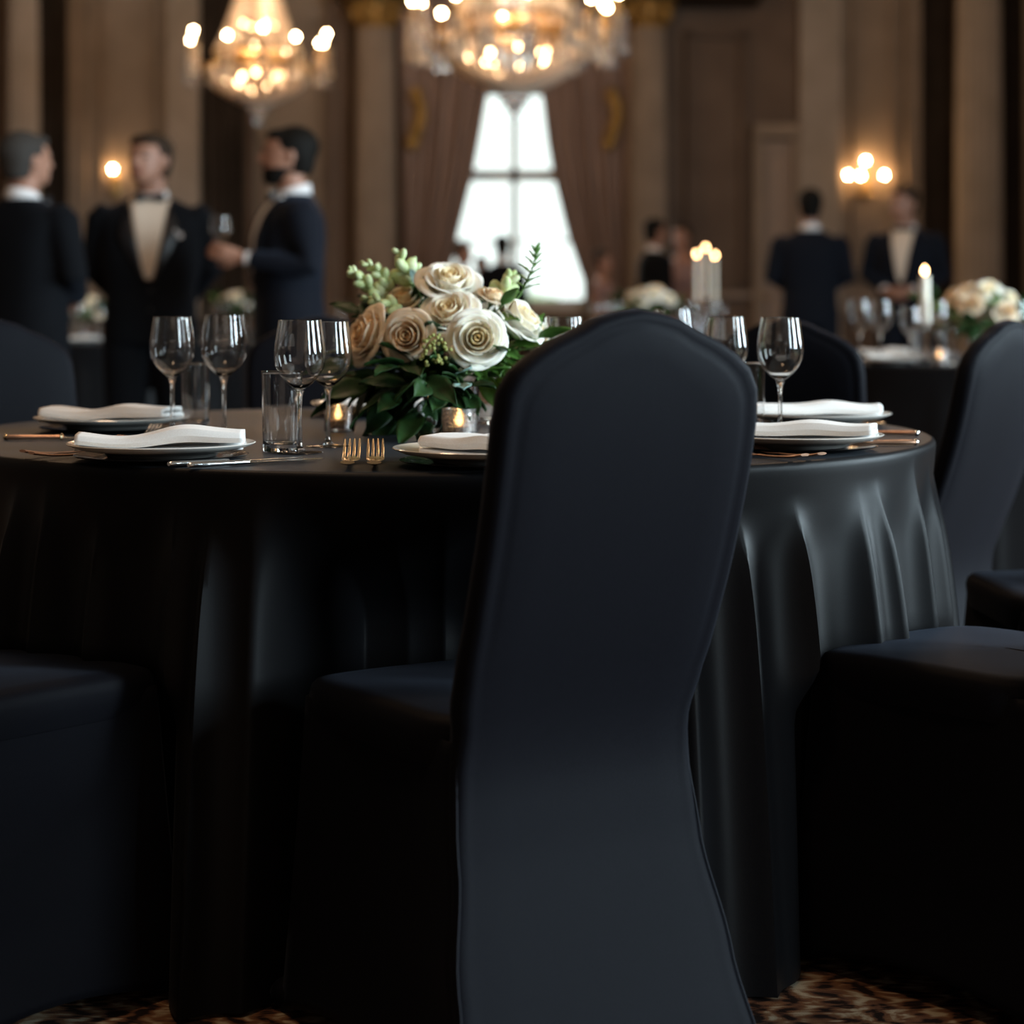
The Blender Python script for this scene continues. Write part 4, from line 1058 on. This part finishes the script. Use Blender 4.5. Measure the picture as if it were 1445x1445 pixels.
            MB().grid(lambda u, v: surf((2*u-1)*(.012+.070*v**.8), zb+(zt_-zb)*v, .004), 9, 20).build('shirt_front', shirt, root, solid=.004)
            for s in (-1,1):
                MB().grid(lambda u, v: surf(s*((.010+.070*v**.8)+u*(.012+.05*sin(pi*min(1,v*1.15)**1.5))), zb-.01+(zt_-zb)*v, .010), 6, 20).build('lapel', SATIN if suit is SUIT else suit, J, solid=.005)
            for q in range(2): MB().sphere(surf(.006, 1.05-.09*q, .006), .009, 8, 6, (1,.5,1)).build('button', SATIN, J)
            if tie:
                bt = MB()
                for s in (-1,1): bt.rings([[(s*xx, -.072+yy, 1.485+zz) for yy, zz in ((-.010*w,-w*.02),(.008*w,-w*.02),(.008*w,w*.02),(-.010*w,w*.02))] for xx, w in ((.004,.45),(.03,.85),(.055,1.05),(.06,.9))])
                bt.sphere((0,-.078,1.485), .012, 8, 6, (1,.8,1)); bt.build('bow_tie', SATIN, root)
            if square: 
                q_ = surf(.105, 1.305, .006); MB().box(q_, (.055,.006,.024)).add([(q_[0]-.02,q_[1]-.003,q_[2]),(q_[0],q_[1]-.003,q_[2]+.03),(q_[0]+.02,q_[1]-.003,q_[2]),(q_[0]-.02,q_[1]+.003,q_[2]),(q_[0],q_[1]+.003,q_[2]+.03),(q_[0]+.02,q_[1]+.003,q_[2])], [(0,1,2),(5,4,3),(0,3,4,1),(1,4,5,2)]).build('pocket_square', SHIRT, J)
        for i, s in enumerate((-1,1)):
            E, Wp = Vector(P[i][0]), Vector(P[i][1]); a_, b_ = E.lerp(Wp,.92), E.lerp(Wp,.99)
            MB().tube([a_, b_], [.034,.033], 14).build('shirt_cuff', SHIRT, root)
    for s in (-1,1):
        MB().tube([(s*.10,.05,.045),(s*.103,0,.05),(s*.11,-.08,.040),(s*.117,-.17,.028),(s*.118,-.195,.024)], [(.034,.042),(.042,.048),(.045,.038),(.042,.026),(.02,.015)], 12, up=(0,0,1)).build('shoe', LEATH, root)
    return root
def px_person(px, d, **k):
    c = at(px, d); return person(x=c.x, y=c.y, **k)
px_person(36, 8.9, wide=1.15, label='man in a black suit at the left edge, grey hair, turned away from the viewer', rz=rad(148), H=1.69, head_yaw=rad(-12), hair=HAIRG, pose='clasp', front=True, vox=.009)
px_person(213, 9.6, wide=1.15, label='man facing the viewer in a black tuxedo with bow tie and pocket square', rz=rad(6), H=1.74, head_yaw=rad(-28), hair=HAIRB, shirt=CREAMS, pose='behind', square=True, vox=.008)
P3 = px_person(408, 9.0, wide=1.15, label='bearded man in a navy suit standing in profile, holding up a glass', rz=rad(-72), H=1.72, head_yaw=rad(-10), suit=SUITN, beard=True, pose='glassr', vox=.008)
px_person(1143, 15.0, wide=1.08, label='man in a dark navy suit on the right seen from behind', rz=rad(176), H=1.76, suit=SUITN, pose='clasp', front=False, vox=.010)
px_person(1277, 15.0, wide=1.08, label='man in a tuxedo on the right facing the viewer, hands clasped', rz=rad(-22), H=1.78, head_yaw=rad(-25), hair=HAIRB, shirt=CREAMS, suit=SUITN, pose='clasp', vox=.010)
px_person(925, 18.0, label='dark-haired man in black beyond the far flowers, turned to the person beside him', rz=rad(115), H=1.66, pose='down', front=False, vox=.012)
px_person(962, 18.7, label='person in a dusty pink dress beside the far candles, facing the man in black', rz=rad(-40), H=1.64, hair=HAIRB, pose='down', dress=PINKD, vox=.012)
px_person(709, 19.4, label='man in black standing in front of the bright window', rz=rad(170), H=1.56, pose='down', front=False, vox=.012)
px_person(654, 19.6, label='fair person in a white shirt at the left edge of the bright window', rz=rad(60), H=1.50, hair=HAIRB, suit=SHIRT, pose='down', front=False, vox=.012)
px_person(680, 20.0, label='person in black between the two figures at the window', rz=rad(20), H=1.38, hair=HAIRD, pose='down', front=True, vox=.012)
px_person(851, 18.5, label='person in a pale pink dress right of the bright window, behind the chair', rz=rad(70), H=1.40, hair=HAIRB, pose='down', dress=PINKD, vox=.012)
# the glass in the bearded man's hand
Mx = Matrix.Translation(P3.location) @ Matrix.Rotation(P3.rotation_euler.z, 4, 'Z') @ Matrix.Scale(P3.scale[0], 4)
g = Mx @ Vector((.085, -.285, 1.245))
copy_tree(WG, (g.x, g.y, 1.13), 0, 'wine glass held up by the bearded man')

# ------------------------------------------------------------------ garden beyond the window
rg = random.Random(5)
for k, (gx, gy, r) in enumerate(((-1.9,31,1.25),(.3,36,.9),(2.6,31,1.0))):
    mb = MB(); mb.sphere((0,0,0), r, 40, 26, (1.2,1,.75)); 
    mb.v = [tuple(Vector(v)*(1+.08*sin(v[0]*9+k)*sin(v[1]*8)+.07*sin(v[2]*11+v[0]*5))) for v in mb.v]
    o = mb.build('garden_shrub', TREEM); o.location = (gx, gy, r*.45-.1); tag(o, ('rounded shrub outside the window, on its left','rounded shrub outside the window, in its middle','rounded shrub outside the window, on its right')[k], 'shrub')
struct(MB().box((0, 32, -.1), (40, 19.4, .1)), 'ground', mat('pale_terrace', (.80,.82,.78), .8))

for o in protos_hidden: bpy.data.objects.remove(o)
